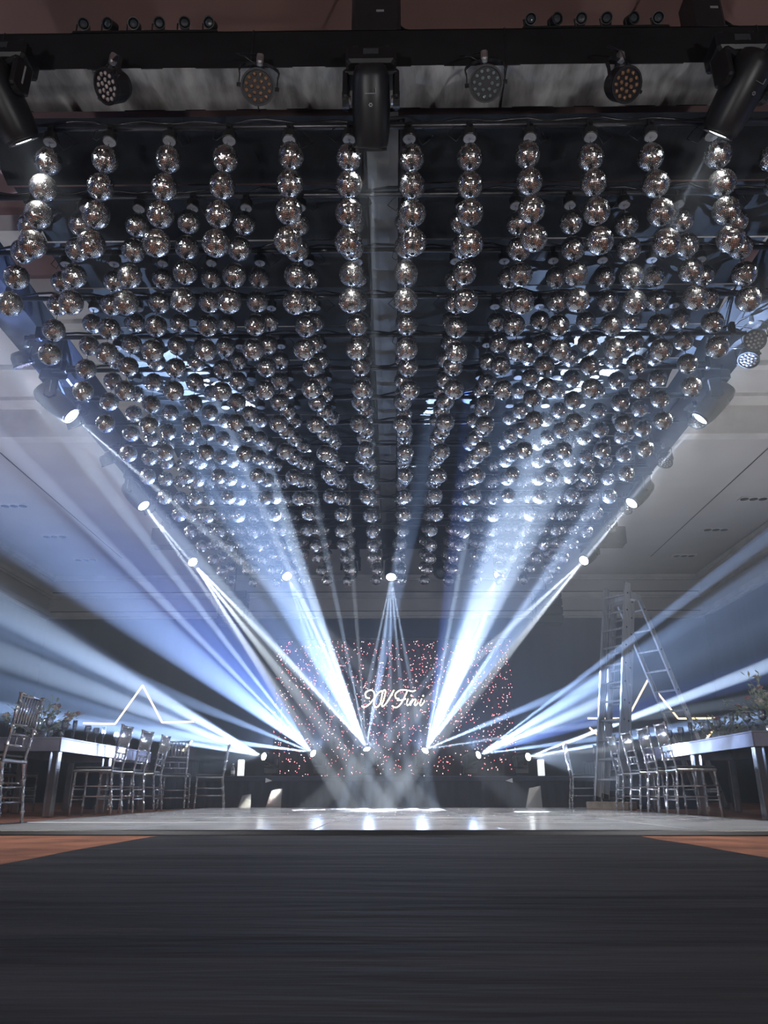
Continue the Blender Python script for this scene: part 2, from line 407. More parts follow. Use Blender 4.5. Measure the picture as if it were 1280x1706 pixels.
# ------------------------------------------------------------------ mirror balls
def ball_arrays(rad, tile, seed, jit=4.5, gap=0.20):
    """tile quads (each its own slightly tilted facet) + a dark core, as numpy arrays"""
    r = random.Random(seed); V = []; F = []
    rows = max(6, int(round(PI * rad / tile)))
    for j in range(rows):
        a0 = -PI / 2 + PI * (j + gap / 2) / rows; a1 = -PI / 2 + PI * (j + 1 - gap / 2) / rows; am = (a0 + a1) / 2
        n = max(4, int(round(2 * PI * rad * math.cos(am) / tile)))
        for i in range(n):
            b0 = 2 * PI * (i + gap / 2) / n; b1 = 2 * PI * (i + 1 - gap / 2) / n; bm = (b0 + b1) / 2
            nrm = Vector((math.cos(am) * math.cos(bm), math.cos(am) * math.sin(bm), math.sin(am)))
            c = nrm * rad
            e = Vector((-math.sin(bm), math.cos(bm), 0)); u = nrm.cross(e)
            t1 = math.tan(R(r.gauss(0, jit))); t2 = math.tan(R(r.gauss(0, jit)))
            hw = rad * math.cos(am) * (b1 - b0) / 2; hh = rad * (a1 - a0) / 2
            # the tile narrows towards the pole
            w0 = rad * math.cos(a0) * (b1 - b0) / 2; w1 = rad * math.cos(a1) * (b1 - b0) / 2
            o = len(V)
            for su, sv, w in ((-1, -1, w0), (1, -1, w0), (1, 1, w1), (-1, 1, w1)):
                V.append(c + e * (su * w) + u * (sv * hh) + nrm * (su * hw * t1 + sv * hh * t2))
            F.append((o, o + 1, o + 2, o + 3))
    nt = len(F)
    nu, nv, rc = (14, 8, rad * 0.975) if tile < 0.015 else (8, 5, rad * 0.95)
    o = len(V); rings = nv + 1
    for j in range(rings):
        a = -PI / 2 + PI * j / nv; cr = max(math.cos(a), 0.03)
        for i in range(nu): V.append(Vector((rc * cr * math.cos(2 * PI * i / nu), rc * cr * math.sin(2 * PI * i / nu), rc * math.sin(a))))
    for j in range(nv):
        for i in range(nu):
            k = (i + 1) % nu
            F.append((o + j * nu + i, o + j * nu + k, o + (j + 1) * nu + k, o + (j + 1) * nu + i))
    if tile < 0.015:      # dark pin cap at the south pole
        o = len(V)
        for rr, z in ((0.013, -0.096), (0.013, -0.1035)):
            for i in range(8): V.append(Vector((rr * math.cos(PI * i / 4), rr * math.sin(PI * i / 4), z)))
        for i in range(8): F.append((o + (i + 1) % 8, o + i, o + 8 + i, o + 8 + (i + 1) % 8))
        for i in (1, 3, 5): F.append((o + 8, o + 8 + i + 2, o + 8 + i + 1, o + 8 + i))
    return np.array([tuple(v) for v in V]), np.array(F), np.array([0] * nt + [1] * (len(F) - nt))

RAD = 0.1
NROW, NCOL, NB = 14, 14, 4
SX, SY, SZ = 0.46, 0.722, 0.26
Y0, ZT = 4.54, 4.745
ORD = ['first', 'second', 'third', 'fourth', 'fifth', 'sixth', 'seventh', 'eighth', 'ninth', 'tenth', 'eleventh', 'twelfth', 'thirteenth', 'fourteenth']
def col_words(c): return ('%s strand from left' % ORD[c]) if c < 7 else ('%s strand from right' % ORD[13 - c])
def row_words(r): return 'front row' if r == 0 else '%s row' % ORD[r]
def mesh_np(name, V, F, Mi, mats):
    me = bpy.data.meshes.new(name); me.from_pydata(V.tolist(), [], F.tolist())
    for m in mats: me.materials.append(m)
    me.polygons.foreach_set('material_index', Mi.astype(np.int32)); me.update(); return me
near_meshes = [mesh_np('mirror_ball', *ball_arrays(RAD, 0.0132, s), [M['mirror'], M['core']]) for s in (1, 2, 3)]
# hanger: cap and eye on top, pin under the ball
hg = MB(); hg.lathe([(0.016, 0.094), (0.016, 0.104), (0.006, 0.108), (0.0025, 0.112), (0.0025, 0.152)], 10)
hanger_me = hg.mesh('hanger', M['black_metal'])
strand = {}
far = []
for r in range(NROW):
    for c in range(NCOL):
        jx, jy, jz = rnd.gauss(0, 0.012), rnd.gauss(0, 0.012), rnd.gauss(0, 0.012)
        lean = rnd.gauss(0, 0.008)
        for k in range(NB):
            p = ((c - 6.5) * SX + jx + lean * k, Y0 + r * SY + jy, ZT - SZ * k + jz + rnd.gauss(0, 0.004))
            if (r < 5 or (r == 5 and k >= 2)) and not (r == 0 and c in (0, 13)):
                b = link('mirror_ball', near_meshes[rnd.randrange(3)], None, p, (rnd.gauss(0, 0.04), rnd.gauss(0, 0.04), rnd.uniform(0, 6.28)))
                tag(b, 'silver mirror ball, %s of the %s, %s' % (['top', 'second', 'third', 'bottom'][k], col_words(c), row_words(r)), 'mirror ball', 'mirror balls hanging in strands')
                link('hanger', hanger_me, b)
            else:
                far.append(p)
fb = [ball_arrays(RAD, 0.0185, s, 5.5) for s in (11, 12, 13, 14)]
Vs, Fs, Ms = [], [], []; off = 0
for p in far:
    V, F, Mi = fb[rnd.randrange(4)]; a = rnd.uniform(0, 6.28)
    ca, sa = math.cos(a), math.sin(a)
    Q = np.stack([V[:, 0] * ca - V[:, 1] * sa, V[:, 0] * sa + V[:, 1] * ca, V[:, 2]], 1) + np.array(p)
    Vs.append(Q); Fs.append(F + off); Ms.append(Mi); off += len(V)
o = link('mirror_balls_beyond', mesh_np('mirror_balls_beyond', np.concatenate(Vs), np.concatenate(Fs), np.concatenate(Ms), [M['mirror'], M['core']]))
tag(o, 'mass of small mirror balls in the farther rows over the stage end', 'mirror balls', kind='stuff')

# ------------------------------------------------------------------ overhead rig: trusses, canopy, pipes, motors
def wrapped_truss(name, label, x0, x1, y0, y1, z0, z1, under, face, axis):
    """box truss inside a fabric wrap: four tubes, a wrinkled underside and side faces, seams"""
    t = thing(name, label, 'truss', ((x0 + x1) / 2, (y0 + y1) / 2, z0))
    w, d, h = x1 - x0, y1 - y0, z1 - z0
    L = w if axis == 'x' else d; S = d if axis == 'x' else w
    rr = random.Random(int(L * 100) + int(x0 * 10))
    def P(a, b, z): return (a, b, z) if axis == 'x' else (b, a, z)
    # underside: a sheet that sags and puckers between the tubes
    nu = max(24, int(L / 0.08)); nv = 8; m = MB()
    ph = [(rr.uniform(2, 9), rr.uniform(0, 6.28), rr.uniform(-3, 3)) for _ in range(5)]
    def sheet(th):
        vs = []
        for i in range(nu + 1):
            a = -L / 2 + L * i / nu
            for j in range(nv + 1):
                b = -S / 2 + S * j / nv
                e = 1 - abs(2 * j / nv - 1) ** 3
                z = 0.010 * e * sum(math.sin(k * a * 2 + p + q * b * 6) for k, p, q in ph) / 2.0
                vs.append(P(a, b, z + th))
        fs = []
        for i in range(nu):
            for j in range(nv):
                q = (i * (nv + 1) + j, i * (nv + 1) + j + 1, (i + 1) * (nv + 1) + j + 1, (i + 1) * (nv + 1) + j)
                fs.append(q if axis == 'x' else q[::-1])
        return vs, fs
    m.add(*sheet(0.0)); m.build('underside', under, t, smooth=True)
    for sgn in (-1, 1):
        f = MB(); c = P(0, sgn * (S / 2 - 0.004), h / 2); dd = P(L, 0.008, h); f.box(c, tuple(abs(v) for v in dd)); f.build('side_fabric', face, t)
    f = MB(); dd = P(L, S, 0.008); f.box((0, 0, h - 0.004), tuple(abs(v) for v in dd)); f.build('top_fabric', face, t)
    for sb in (-1, 1):
        for z in (0.03, h - 0.03):
            g = MB(); g.cyl(P(-L / 2, sb * (S / 2 - 0.03), z), P(L / 2, sb * (S / 2 - 0.03), z), 0.022, n=8); g.build('chord_tube', M['steel'], t)
    k = int(L / 2.0)
    for i in range(1, k + 1):
        g = MB(); a = -L / 2 + L * i / (k + 1)
        g.tube([P(a, -S / 2 - 0.004, h), P(a, -S / 2 - 0.004, -0.012), P(a, S / 2 + 0.004, -0.012), P(a, S / 2 + 0.004, h)], 0.006, 5); g.build('seam', M['edge'], t)
    return t
wrapped_truss('front_truss', 'fabric-wrapped front truss carrying the top row of lamps, grey satin underside', -4.75, 4.75, 4.22, 4.60, 5.30, 5.67, M['satin'], M['black_wrap'], 'x')
wrapped_truss('side_truss', 'dark wrapped side truss on the left of the mirror balls', -4.45, -4.02, 4.62, 15.5, 5.30, 5.67, M['black_wrap'], M['black_wrap'], 'y')
wrapped_truss('side_truss', 'dark wrapped side truss on the right of the mirror balls', 4.02, 4.45, 4.62, 15.5, 5.30, 5.67, M['black_wrap'], M['black_wrap'], 'y')
wrapped_truss('back_truss', 'dark wrapped rear truss above the stage behind the last mirror balls', -4.75, 4.75, 14.6, 14.95, 4.90, 5.25, M['black_wrap'], M['black_wrap'], 'x')
# centre spine between the two canopy halves
sp = thing('spine_truss', 'grey satin strip running back between the two dark canopy halves', 'truss', (0.02, 9.6, 5.20))
g = MB(); nn = 60
rings = []
for i in range(nn + 1):
    y = -4.95 + 9.9 * i / nn
    rings.append([(-0.13, y, 0.12), (-0.13, y, 0.0), (-0.05, y, -0.012 + 0.005 * math.sin(i * 1.9)), (0.05, y, -0.010 + 0.005 * math.sin(i * 1.3 + 1)), (0.13, y, 0.0), (0.13, y, 0.12)])
g.ring_loft(rings); g.build('satin_wrap', M['spine'], sp)
for s in (-1, 1): MB().cyl((s * 0.145, -4.95, 0.05), (s * 0.145, 4.95, 0.05), 0.018, n=8).build('chord_tube', M['pipe'], sp)

PIPE_Z = 5.06
def canopy(name, label, x0, x1, seed):
    rr = random.Random(seed); t = thing(name, label, 'canopy', ((x0 + x1) / 2, 9.5, 5.22))
    w = x1 - x0
    for r in range(NROW):                       # one cloth bay between each pair of pipes
        ya = Y0 + r * SY + 0.03; yb = min(ya + SY - 0.02, 14.56)
        ph = [(rr.uniform(1.5, 6), rr.uniform(0, 6.28), rr.uniform(-4, 4)) for _ in range(6)]
        nu, nv = 36, 8; vs = []; fs = []
        for i in range(nu + 1):
            x = x0 + w * i / nu + (0.05 * math.sin(r * 2.1) if i in (0, nu) else 0)
            for j in range(nv + 1):
                v = j / nv; y = ya + (yb - ya) * v
                z = 5.20 + 0.06 * math.sin(PI * v) + 0.022 * math.sin(PI * v) * sum(math.sin(k * x * 1.6 + p + q * v) for k, p, q in ph) / 1.6
                vs.append((x - (x0 + x1) / 2, y - 9.5, z - 5.22))
        for i in range(nu):
            for j in range(nv): fs.append((i * (nv + 1) + j, i * (nv + 1) + j + 1, (i + 1) * (nv + 1) + j + 1, (i + 1) * (nv + 1) + j))
        MB().add(vs, fs).build('cloth_bay', M['slate'], t, smooth=True)
canopy('fabric_canopy', 'dark slate draped fabric canopy above the left half of the mirror balls', -3.25, -0.16, 5)
canopy('fabric_canopy', 'dark slate draped fabric canopy above the right half of the mirror balls', 0.20, 3.7, 6)

for r in range(NROW):
    y = Y0 + r * SY
    t = thing('ceiling_pipe', 'black lateral pipe holding the motors of the %s of mirror balls' % row_words(r), 'pipe', (0, y, PIPE_Z), 0, 'pipes across the rig')
    MB().cyl((-4.05, 0, 0), (4.05, 0, 0), 0.026, n=10).build('tube', M['pipe'], t, smooth=True)
    q = MB(); pts = []
    rr = random.Random(r)
    for i in range(60):
        x = -4.0 + 8.0 * i / 59; pts.append((x, 0.0 + 0.01 * math.sin(i), 0.045 + 0.022 * math.sin(i * 1.7 + r) + (0.03 if i % 9 == 4 else 0)))
    q.tube(pts, 0.013, 5); q.build('cable_run', M['edge'], t, smooth=True)
    for s in (-1, 1):
        MB().cbox((s * 3.9, 0, 0.05), (0.06, 0.09, 0.16), 0.01).build('clamp', M['black_metal'], t)

# motors
mb = MB(); mb.lathe([(0.052, -0.075), (0.056, -0.07), (0.056, -0.012), (0.045, 0.0)], 18); motor_body = mb.mesh('housing', M['black_metal'])
mb = MB(); mb.lathe([(0.046, -0.079), (0.048, -0.0752)], 18); mb.lathe([(0.008, -0.088), (0.010, -0.079)], 8); mb.box((0.02, 0, -0.0795), (0.03, 0.006, 0.002)); motor_face = mb.mesh('face_plate', M['grey_plate'])
mb = MB(); mb.box((0, 0, 0.03), (0.045, 0.07, 0.07)).box((0, -0.045, 0.02), (0.02, 0.03, 0.02)); motor_clamp = mb.mesh('clamp', M['black_metal'])
mb = MB(); mb.cyl((0, 0, -0.088), (0, 0, -0.15), 0.0025, n=6); motor_hook = mb.mesh('hook', M['steel'])
mw = []
for s in range(4):
    q = MB(); a = rnd.uniform(0, 6.28); sd = 1 if s % 2 else -1
    q.tube([(sd * 0.05, 0, -0.03), (sd * 0.10, 0.02, -0.06 - 0.02 * s), (sd * (0.13 + 0.02 * s), 0.03, -0.03), (sd * 0.12, 0.02, 0.03), (sd * 0.06, 0.0, 0.06)], 0.004, 5); mw.append(q.mesh('power_lead', M['edge'], True))
q = MB(); q.lathe([(0.052, -0.079), (0.056, -0.07), (0.056, -0.012), (0.045, 0.0)], 12); q.box((0, 0, 0.03), (0.045, 0.07, 0.07)); q.cyl((0, 0, -0.075), (0, 0, -0.15), 0.003, n=5)
for r in range(7):
    for c in range(NCOL):
        if r == 0 and c in (0, 13): continue
        p = ((c - 6.5) * SX, Y0 + r * SY, PIPE_Z - 0.062)
        t = thing('ball_motor', 'small black motor holding the %s, %s of mirror balls' % (col_words(c), row_words(r)), 'motor', p, rnd.uniform(-0.3, 0.3), 'mirror ball motors')
        link('housing', motor_body, t); link('clamp', motor_clamp, t)
        if r < 5: link('face_plate', motor_face, t); link('hook', motor_hook, t); link('power_lead', mw[rnd.randrange(4)], t)

# ------------------------------------------------------------------ moving heads
def head_mesh():
    m = MB(); rings = []
    n = 20
    for z, rx, ry in ((0.23, 0.070, 0.075), (0.215, 0.105, 0.11), (0.15, 0.128, 0.135), (-0.02, 0.136, 0.142), (-0.20, 0.130, 0.134), (-0.285, 0.118, 0.12), (-0.30, 0.112, 0.114)):
        ring = []
        for i in range(n):
            a = 2 * PI * i / n; ca, sa = math.cos(a), math.sin(a)
            k = 1.0 / max(abs(ca) ** 3 + abs(sa) ** 3, 1e-6) ** (1 / 3.0)
            ring.append((rx * (0.55 * k + 0.45) * ca, ry * (0.55 * k + 0.45) * sa, z))
        rings.append(ring)
    m.ring_loft(rings); return m
head_me = head_mesh().mesh('head', M['plastic'], True)
m = MB(); m.lathe([(0.108, -0.300), (0.112, -0.322), (0.097, -0.322), (0.094, -0.304)], 24, caps=(False, False)); bezel_me = m.mesh('bezel', M['black_metal'], True)
m = MB(); m.lathe([(0.094, -0.306), (0.07, -0.314), (0.03, -0.318), (0.004, -0.319)], 20); lens_on_me = m.mesh('lens', M['lens_on'], True); lens_off_me = m.mesh('lens', M['lens_off'], True)
m = MB(); [m.box((0, 0.139 + 0.002 * (i % 2), 0.09 - 0.02 * i), (0.12, 0.008, 0.007)) for i in range(6)]; vent_me = m.mesh('vent', M['edge'])
m = MB(); m.box((0, -0.143, 0.045), (0.075, 0.006, 0.004)); m.box((0.036, -0.143, 0.062), (0.004, 0.006, 0.034)); handle_me = m.mesh('handle_slot', M['steel'])
m = MB()
for i in range(6):
    a = PI * i / 3; m.box((0.010 * math.cos(a), -0.1455, -0.025 + 0.010 * math.sin(a)), (0.009, 0.003, 0.006))
emblem_me = m.mesh('emblem', M['grey_plate'])
m = MB(); m.cbox((0, 0, -0.135), (0.36, 0.24, 0.15), 0.02); base_me = m.mesh('base', M['plastic'])
m = MB(); m.box((0, 0.122, -0.125), (0.11, 0.006, 0.05)); panel_me = m.mesh('display', M['lens_off'])
m = MB(); m.cbox((0, 0, -0.02), (0.05, 0.12, 0.085), 0.012); m.box((0.03, 0, -0.02), (0.02, 0.03, 0.03)); clampm = m.mesh('clamp', M['black_metal'])
m = MB(); m.cyl((0, 0, -0.21), (0, 0, -0.235), 0.085, n=20)
m.cbox((0, 0, -0.255), (0.40, 0.16, 0.05), 0.015)
for s in (-1, 1):
    m.cbox((s * 0.178, 0, -0.37), (0.045, 0.15, 0.24), 0.012); m.cyl((s * 0.155, 0, -0.45), (s * 0.203, 0, -0.45), 0.058, n=16)
yoke_me = m.mesh('yoke', M['plastic'])
m = MB(); m.cyl((-0.1425, 0, -0.45), (-0.1555, 0, -0.45), 0.03, n=12); pivot_a = m.mesh('pivot_cap', M['steel'])
m = MB(); m.cyl((0.1425, 0, -0.45), (0.1555, 0, -0.45), 0.03, n=12); pivot_b = m.mesh('pivot_cap', M['steel'])
m = MB(); m.box((0.2045, 0, -0.36), (0.003, 0.012, 0.16)); strip_me = m.mesh('arm_strip', M['grey_plate'])

def moving_head(label, loc, dv, lit=True, up=False, group=None, two_clamps=True, scale=1.0):
    t = thing('moving_head', label, 'stage light', loc, 0, group)
    if up: t.rotation_euler = (PI, 0, 0)
    t.scale = (scale,) * 3
    d = Vector(dv).normalized()
    if up: d = Vector((d.x, -d.y, -d.z))
    pan = math.atan2(d.y, d.x) - PI / 2          # tilt axis = local x turned by pan
    link('base', base_me, t); dp = link('display', panel_me, t, rot=(0, 0, PI))
    if not up:
        for s in (-1, 1): link('clamp', clampm, t, (s * 0.11, 0, 0))
    y = link('yoke', yoke_me, t, rot=(0, 0, pan)); link('pivot_cap', pivot_a, y); link('pivot_cap', pivot_b, y); link('arm_strip', strip_me, y)
    h = link('head', head_me, t, (0, 0, -HANG))
    ax = Vector((math.cos(pan), math.sin(pan), 0)); zz = -d; yy = zz.cross(ax).normalized()
    h.rotation_euler = Matrix((ax, yy, zz)).transposed().to_euler()
    link('bezel', bezel_me, h); link('lens', lens_on_me if lit else lens_off_me, h); link('vent', vent_me, h); link('handle_slot', handle_me, h); link('emblem', emblem_me, h)
    return t
WHERE = {'L0': 'lit moving head light on the left side truss, nearest the camera', 'L1': 'lit moving head light midway along the left side truss',
         'L2': 'lit moving head light at the far end of the left side truss', 'R0': 'lit moving head light on the right side truss, nearest the camera',
         'R1': 'lit moving head light midway along the right side truss', 'R2': 'lit moving head light at the far end of the right side truss',
         'B0': 'lit moving head on the rear truss, left of the sign', 'B1': 'lit moving head on the rear truss, above the sign', 'B2': 'lit moving head on the rear truss, right of the sign',
         'F0': 'large dark moving head at the left end of the front truss', 'F1': 'large dark moving head hanging from the middle of the front truss', 'F2': 'large dark moving head at the right end of the front truss'}
for key in WHERE:
    org, dv = HEAD_AIM[key]
    moving_head(WHERE[key], org, dv, True, False, 'moving heads on the trusses')
for x, lb in ((-0.75, 'unlit dark moving head on the rear truss left of the middle lamp'), (1.0, 'unlit dark moving head on the rear truss right of the middle lamp')):
    moving_head(lb, (x, 14.75, 4.9), (0.1, -0.7, -0.6), False, False, 'moving heads on the trusses')
FLOORW = ['leftmost', 'second from left', 'third from left', 'third from right', 'second from right', 'rightmost']
for k in range(6):
    dv = STAGE_DIR[k]
    STAGE_TOP = 0.49
    moving_head('glaring moving head light standing on the stage edge, %s of the six' % FLOORW[k], (STAGE_X[k], STAGE_Y, STAGE_TOP - 0.06 * 0.62 + 0.035), dv, True, True, 'moving heads on the stage', scale=0.62)

# ------------------------------------------------------------------ PAR cans, pinspot bars, hoists
m = MB(); m.lathe([(0.035, 0.14), (0.09, 0.135), (0.112, 0.09), (0.118, 0.0), (0.122, -0.012), (0.122, -0.03), (0.108, -0.03), (0.105, -0.018)], 26); par_body = m.mesh('body', M['black_metal'], False)
m = MB(); m.lathe([(0.110, -0.0185), (0.110, -0.015)], 26); par_face = m.mesh('face', M['edge'])
def par_leds(mm):
    m = MB(); pts = [(0, 0)] if mm != 'led_green' else []
    pts += [(0.043 * math.cos(a), 0.043 * math.sin(a)) for a in [2 * PI * i / 6 for i in range(6)]]
    pts += [(0.083 * math.cos(a), 0.083 * math.sin(a)) for a in [2 * PI * i / 12 + 0.2 for i in range(12)]]
    for x, y in pts: m.lathe([(0.006, -0.030), (0.013, -0.026), (0.0165, -0.0185)], 8, Matrix.Translation((x, y, 0)))
    me = m.mesh('led_lenses', M[mm], True); return me
leds = {k: par_leds(k) for k in ('led_amber', 'led_green', 'led_white')}
m = MB()
arc = [(-0.135, 0, 0.0)] + [(-0.135, 0, 0.10)] + [(0.145 * math.cos(a), 0, 0.14 + 0.09 * math.sin(a)) for a in np.linspace(PI, 0, 9)] + [(0.135, 0, 0.10), (0.135, 0, 0.0)]
rings = []
for p in arc: rings.append([(p[0] - 0.003, -0.014, p[2]), (p[0] + 0.003, -0.014, p[2]), (p[0] + 0.003, 0.014, p[2]), (p[0] - 0.003, 0.014, p[2])])
m.ring_loft(rings); m.cyl((-0.15, 0, 0), (-0.115, 0, 0), 0.014, n=8); m.cyl((0.15, 0, 0), (0.115, 0, 0), 0.014, n=8); par_yoke = m.mesh('yoke', M['black_metal'])
m = MB(); m.cbox((0, 0, 0.265), (0.05, 0.05, 0.09), 0.01); par_clamp = m.mesh('clamp', M['steel'])
m = MB(); m.tube([(0.0, 0.05, 0.12), (0.10, 0.10, 0.16), (0.17, 0.06, 0.22), (0.12, 0.0, 0.30), (0.02, 0.0, 0.31)], 0.005, 6); par_cable = m.mesh('cable', M['edge'], True)
def par_can(label, loc, dv, led, scale=1.0, roll=0.0, group='PAR lamps on the rig', arm=False):
    """loc = centre of the face pivot; the yoke rises from it to the truss"""
    t = thing('par_lamp', label, 'stage light', loc, 0, group); t.scale = (scale,) * 3
    d = Vector(dv).normalized(); pan = math.atan2(d.y, d.x) - PI / 2
    link('yoke', par_yoke, t, rot=(0, 0, pan)); link('clamp', par_clamp, t, rot=(0, 0, pan)); link('cable', par_cable, t, rot=(0, 0, pan + roll))
    if arm: MB().box((0, 0.085, 0.29), (0.03, 0.20, 0.03)).build('bracket_arm', M['black_metal'], t)
    b = link('body', par_body, t)
    ax = Vector((math.cos(pan), math.sin(pan), 0)); zz = -d; yy = zz.cross(ax).normalized()
    b.rotation_euler = Matrix((ax, yy, zz)).transposed().to_euler()
    link('face', par_face, b); link('led_lenses', leds[led], b)
    return t
par_can('round PAR lamp with pale bulbs turned aside, leftmost under the front truss', (-1.93, 4.10, 4.985), (-0.55, -0.55, -0.70), 'led_white', arm=True)
par_can('round PAR lamp with amber bulbs under the front truss, left of the middle head', (-0.86, 4.11, 4.975), (0.12, -0.68, -0.72), 'led_amber', arm=True)
par_can('round PAR lamp with grey-green bulbs under the front truss, right of the middle head', (0.77, 4.11, 4.985), (-0.08, -0.68, -0.72), 'led_green', arm=True)
par_can('round PAR lamp with dull brown bulbs, rightmost under the front truss', (1.76, 4.12, 4.975), (0.30, -0.62, -0.72), 'led_amber', arm=True)
SIDEP = [(-4.25, 5.4, 'F'), (-4.25, 6.6, 'G'), (4.25, 5.4, 'F'), (4.25, 6.6, 'G'), (-4.25, 7.85, 'first'), (-4.25, 9.45, 'second'), (-4.25, 10.75, 'third'), (-4.25, 12.9, 'fourth'), (-4.25, 13.9, 'fifth'),  # F and G are out of view, added to house extra floor light
         (4.25, 7.85, 'first'), (4.25, 9.45, 'second'), (4.25, 10.8, 'third'), (4.25, 12.9, 'fourth'), (4.25, 13.9, 'fifth')]
for x, y, w in SIDEP:
    sd = 'left' if x < 0 else 'right'
    lb = {'F': 'added black PAR lamp by the corner of the front truss and the %s side truss' % sd, 'G': 'added black PAR lamp one place behind the front corner of the %s side truss' % sd}.get(w, 'black PAR lamp under the %s side truss, %s in view from the camera' % (sd, w))
    par_can(lb, (x, y, 4.985), ((0.35 if x < 0 else -0.35) * (1 if x < 0 else 1), -0.25 if x > 0 else 0.5, -0.85), 'led_white' if x > 0 else 'led_amber')
par_can('pale-faced PAR lamp behind the outermost ball on the right side truss', (4.15, 7.45, 4.985), (-0.5, -0.6, -0.62), 'led_white')

def pin_bar(label, x0, x1, y, z):
    t = thing('pinspot_bar', label, 'stage light', ((x0 + x1) / 2, y, z)); w = x1 - x0
    MB().cbox((0, 0, 0), (w, 0.10, 0.07), 0.008).build('bar', M['black_wrap'], t)
    for i in range(6):
        x = -w / 2 + 0.07 + (w - 0.14) * i / 5
        h = MB(); h.lathe([(0.018, 0.09), (0.036, 0.075), (0.042, 0.0), (0.046, -0.03), (0.040, -0.03), (0.038, -0.02)], 14)
        tilt = rnd.uniform(-0.5, 0.5)
        o = h.build('spot_head', M['black_metal'], t, loc=(x, -0.02, 0.13), rot=(R(-52), tilt, 0))
        MB().lathe([(0.038, -0.022), (0.02, -0.030), (0.002, -0.032)], 12).build('lens', M['lens_off'], o, smooth=True)
        MB().tube([(x - 0.05, -0.02, 0.035), (x - 0.055, -0.02, 0.13), (x - 0.04, -0.02, 0.13)], 0.006, 5).build('bracket', M['black_metal'], t)
        if i < 5: MB().tube([(x + 0.02, 0.03, 0.03), (x + 0.06, 0.04, 0.10 + 0.03 * (i % 2)), (x + 0.12, 0.04, 0.09), (x + 0.17, 0.03, 0.03)], 0.004, 5).build('cable', M['edge'], t, smooth=True)
    return t
pin_bar('bar of six small pinspots standing on the front truss, left side', -2.36, -1.24, 4.30, 5.705)
pin_bar('bar of six small pinspots standing on the front truss, right side', 1.10, 2.22, 4.30, 5.705)
for x, lb in ((-4.2, 'black chain hoist above the left end of the front truss'), (-0.02, 'black chain hoist above the middle of the front truss'), (2.55, 'black chain hoist above the right end of the front truss')):
    big = abs(x) < 1
    t = thing('chain_hoist', lb, 'hoist', (x, 4.40, 5.67))
    MB().cbox((0, 0, 0.29), (0.38 if big else 0.22, 0.30, 0.56), 0.03).build('body', M['black_metal'], t)
    MB().lathe([(0.05, 0.56), (0.05, 0.60), (0.012, 0.62), (0.012, 1.53)], 8).build('chain', M['steel'], t)
    MB().box((0.03, -0.152, 0.24), (0.06, 0.004, 0.02)).build('label_plate', M['grey_plate'], t)
    MB().tube([(0.1, 0, 0.36), (0.22, -0.02, 0.2), (0.5, -0.1, 0.03), (1.0, -0.12, 0.03)], 0.012, 6).build('cable', M['edge'], t, smooth=True)

# ------------------------------------------------------------------ floor pieces
M['clear'] = clear_mat('clear_acrylic', (0.92, 0.94, 0.97), 0.44, 0.13, 0.10)
M['glass'] = clear_mat('drinking_glass', (0.96, 0.97, 0.98), 0.14, 0.1, 0.06)
M['cushion'] = mat('black_cushion', (0.014, 0.014, 0.018), 0.8, scale=30)
M['table_mirror'] = mat('silver_acrylic', (0.26, 0.26, 0.33), 0.35, 0.7, col2=(0.19, 0.19, 0.25), scale=5)
M['white'] = mat('white_gloss', (0.82, 0.82, 0.84), 0.4, scale=10)
M['leaf'] = mat('leaf', (0.46, 0.50, 0.40), 0.5, col2=(0.24, 0.28, 0.20), scale=20)
M['bloom_w'] = mat('bloom_white', (0.80, 0.76, 0.70), 0.7, col2=(0.50, 0.45, 0.40), scale=30)
M['bloom_p'] = mat('bloom_pink', (0.52, 0.30, 0.32), 0.7, col2=(0.40, 0.20, 0.22), scale=30)
M['neon'] = mat('neon_tube', (1, 0.9, 0.7), 0.3, emit=(1.0, 0.76, 0.42), estr=2.4)
M['neon2'] = mat('neon_sign', (1, 0.9, 0.7), 0.3, emit=(1.0, 0.84, 0.55), estr=6.0)
M['led_r'] = mat('led_red', (0.8, 0.1, 0.1), 0.3, emit=(1.0, 0.18, 0.20), estr=6.5)
M['led_w'] = mat('led_warm', (0.9, 0.6, 0.6), 0.3, emit=(1.0, 0.66, 0.68), estr=8.0)
M['glow_box'] = mat('glowing_white', (0.85, 0.85, 0.86), 0.6, emit=(0.92, 0.96, 1.0), estr=0.9)  # glow added to make the white boxes look bright
M['wood_block'] = mat('wood_block', (0.30, 0.24, 0.20), 0.8, col2=(0.20, 0.16, 0.13), scale=10)
M['bottle'] = mat('dark_bottle', (0.02, 0.03, 0.03), 0.1, scale=10, spec=0.8)

rn = MB(); nu, nv = 24, 60; vs = []; fs = []
rr = random.Random(3)
for i in range(nu + 1):
    x = -1.245 + 2.72 * i / nu
    for j in range(nv + 1):
        y = -8.0 + 12.83 * (j / nv)
        vs.append((x, y, 0.006 + 0.0025 * math.sin(y * 5.1 + 0.7 * x) * math.sin(y * 1.7 + x * 0.4)))
for i in range(nu):
    for j in range(nv):
        a = i * (nv + 1) + j; fs.append((a, a + nv + 1, a + nv + 2, a + 1))
rn.add(vs, fs)
rn.box((0.115, -1.6, 0.002), (2.72, 12.82, 0.003))
o = rn.build('carpet_runner', M['runner'], smooth=True); tag(o, 'wide black cloth runner leading to the dance floor', 'runner')

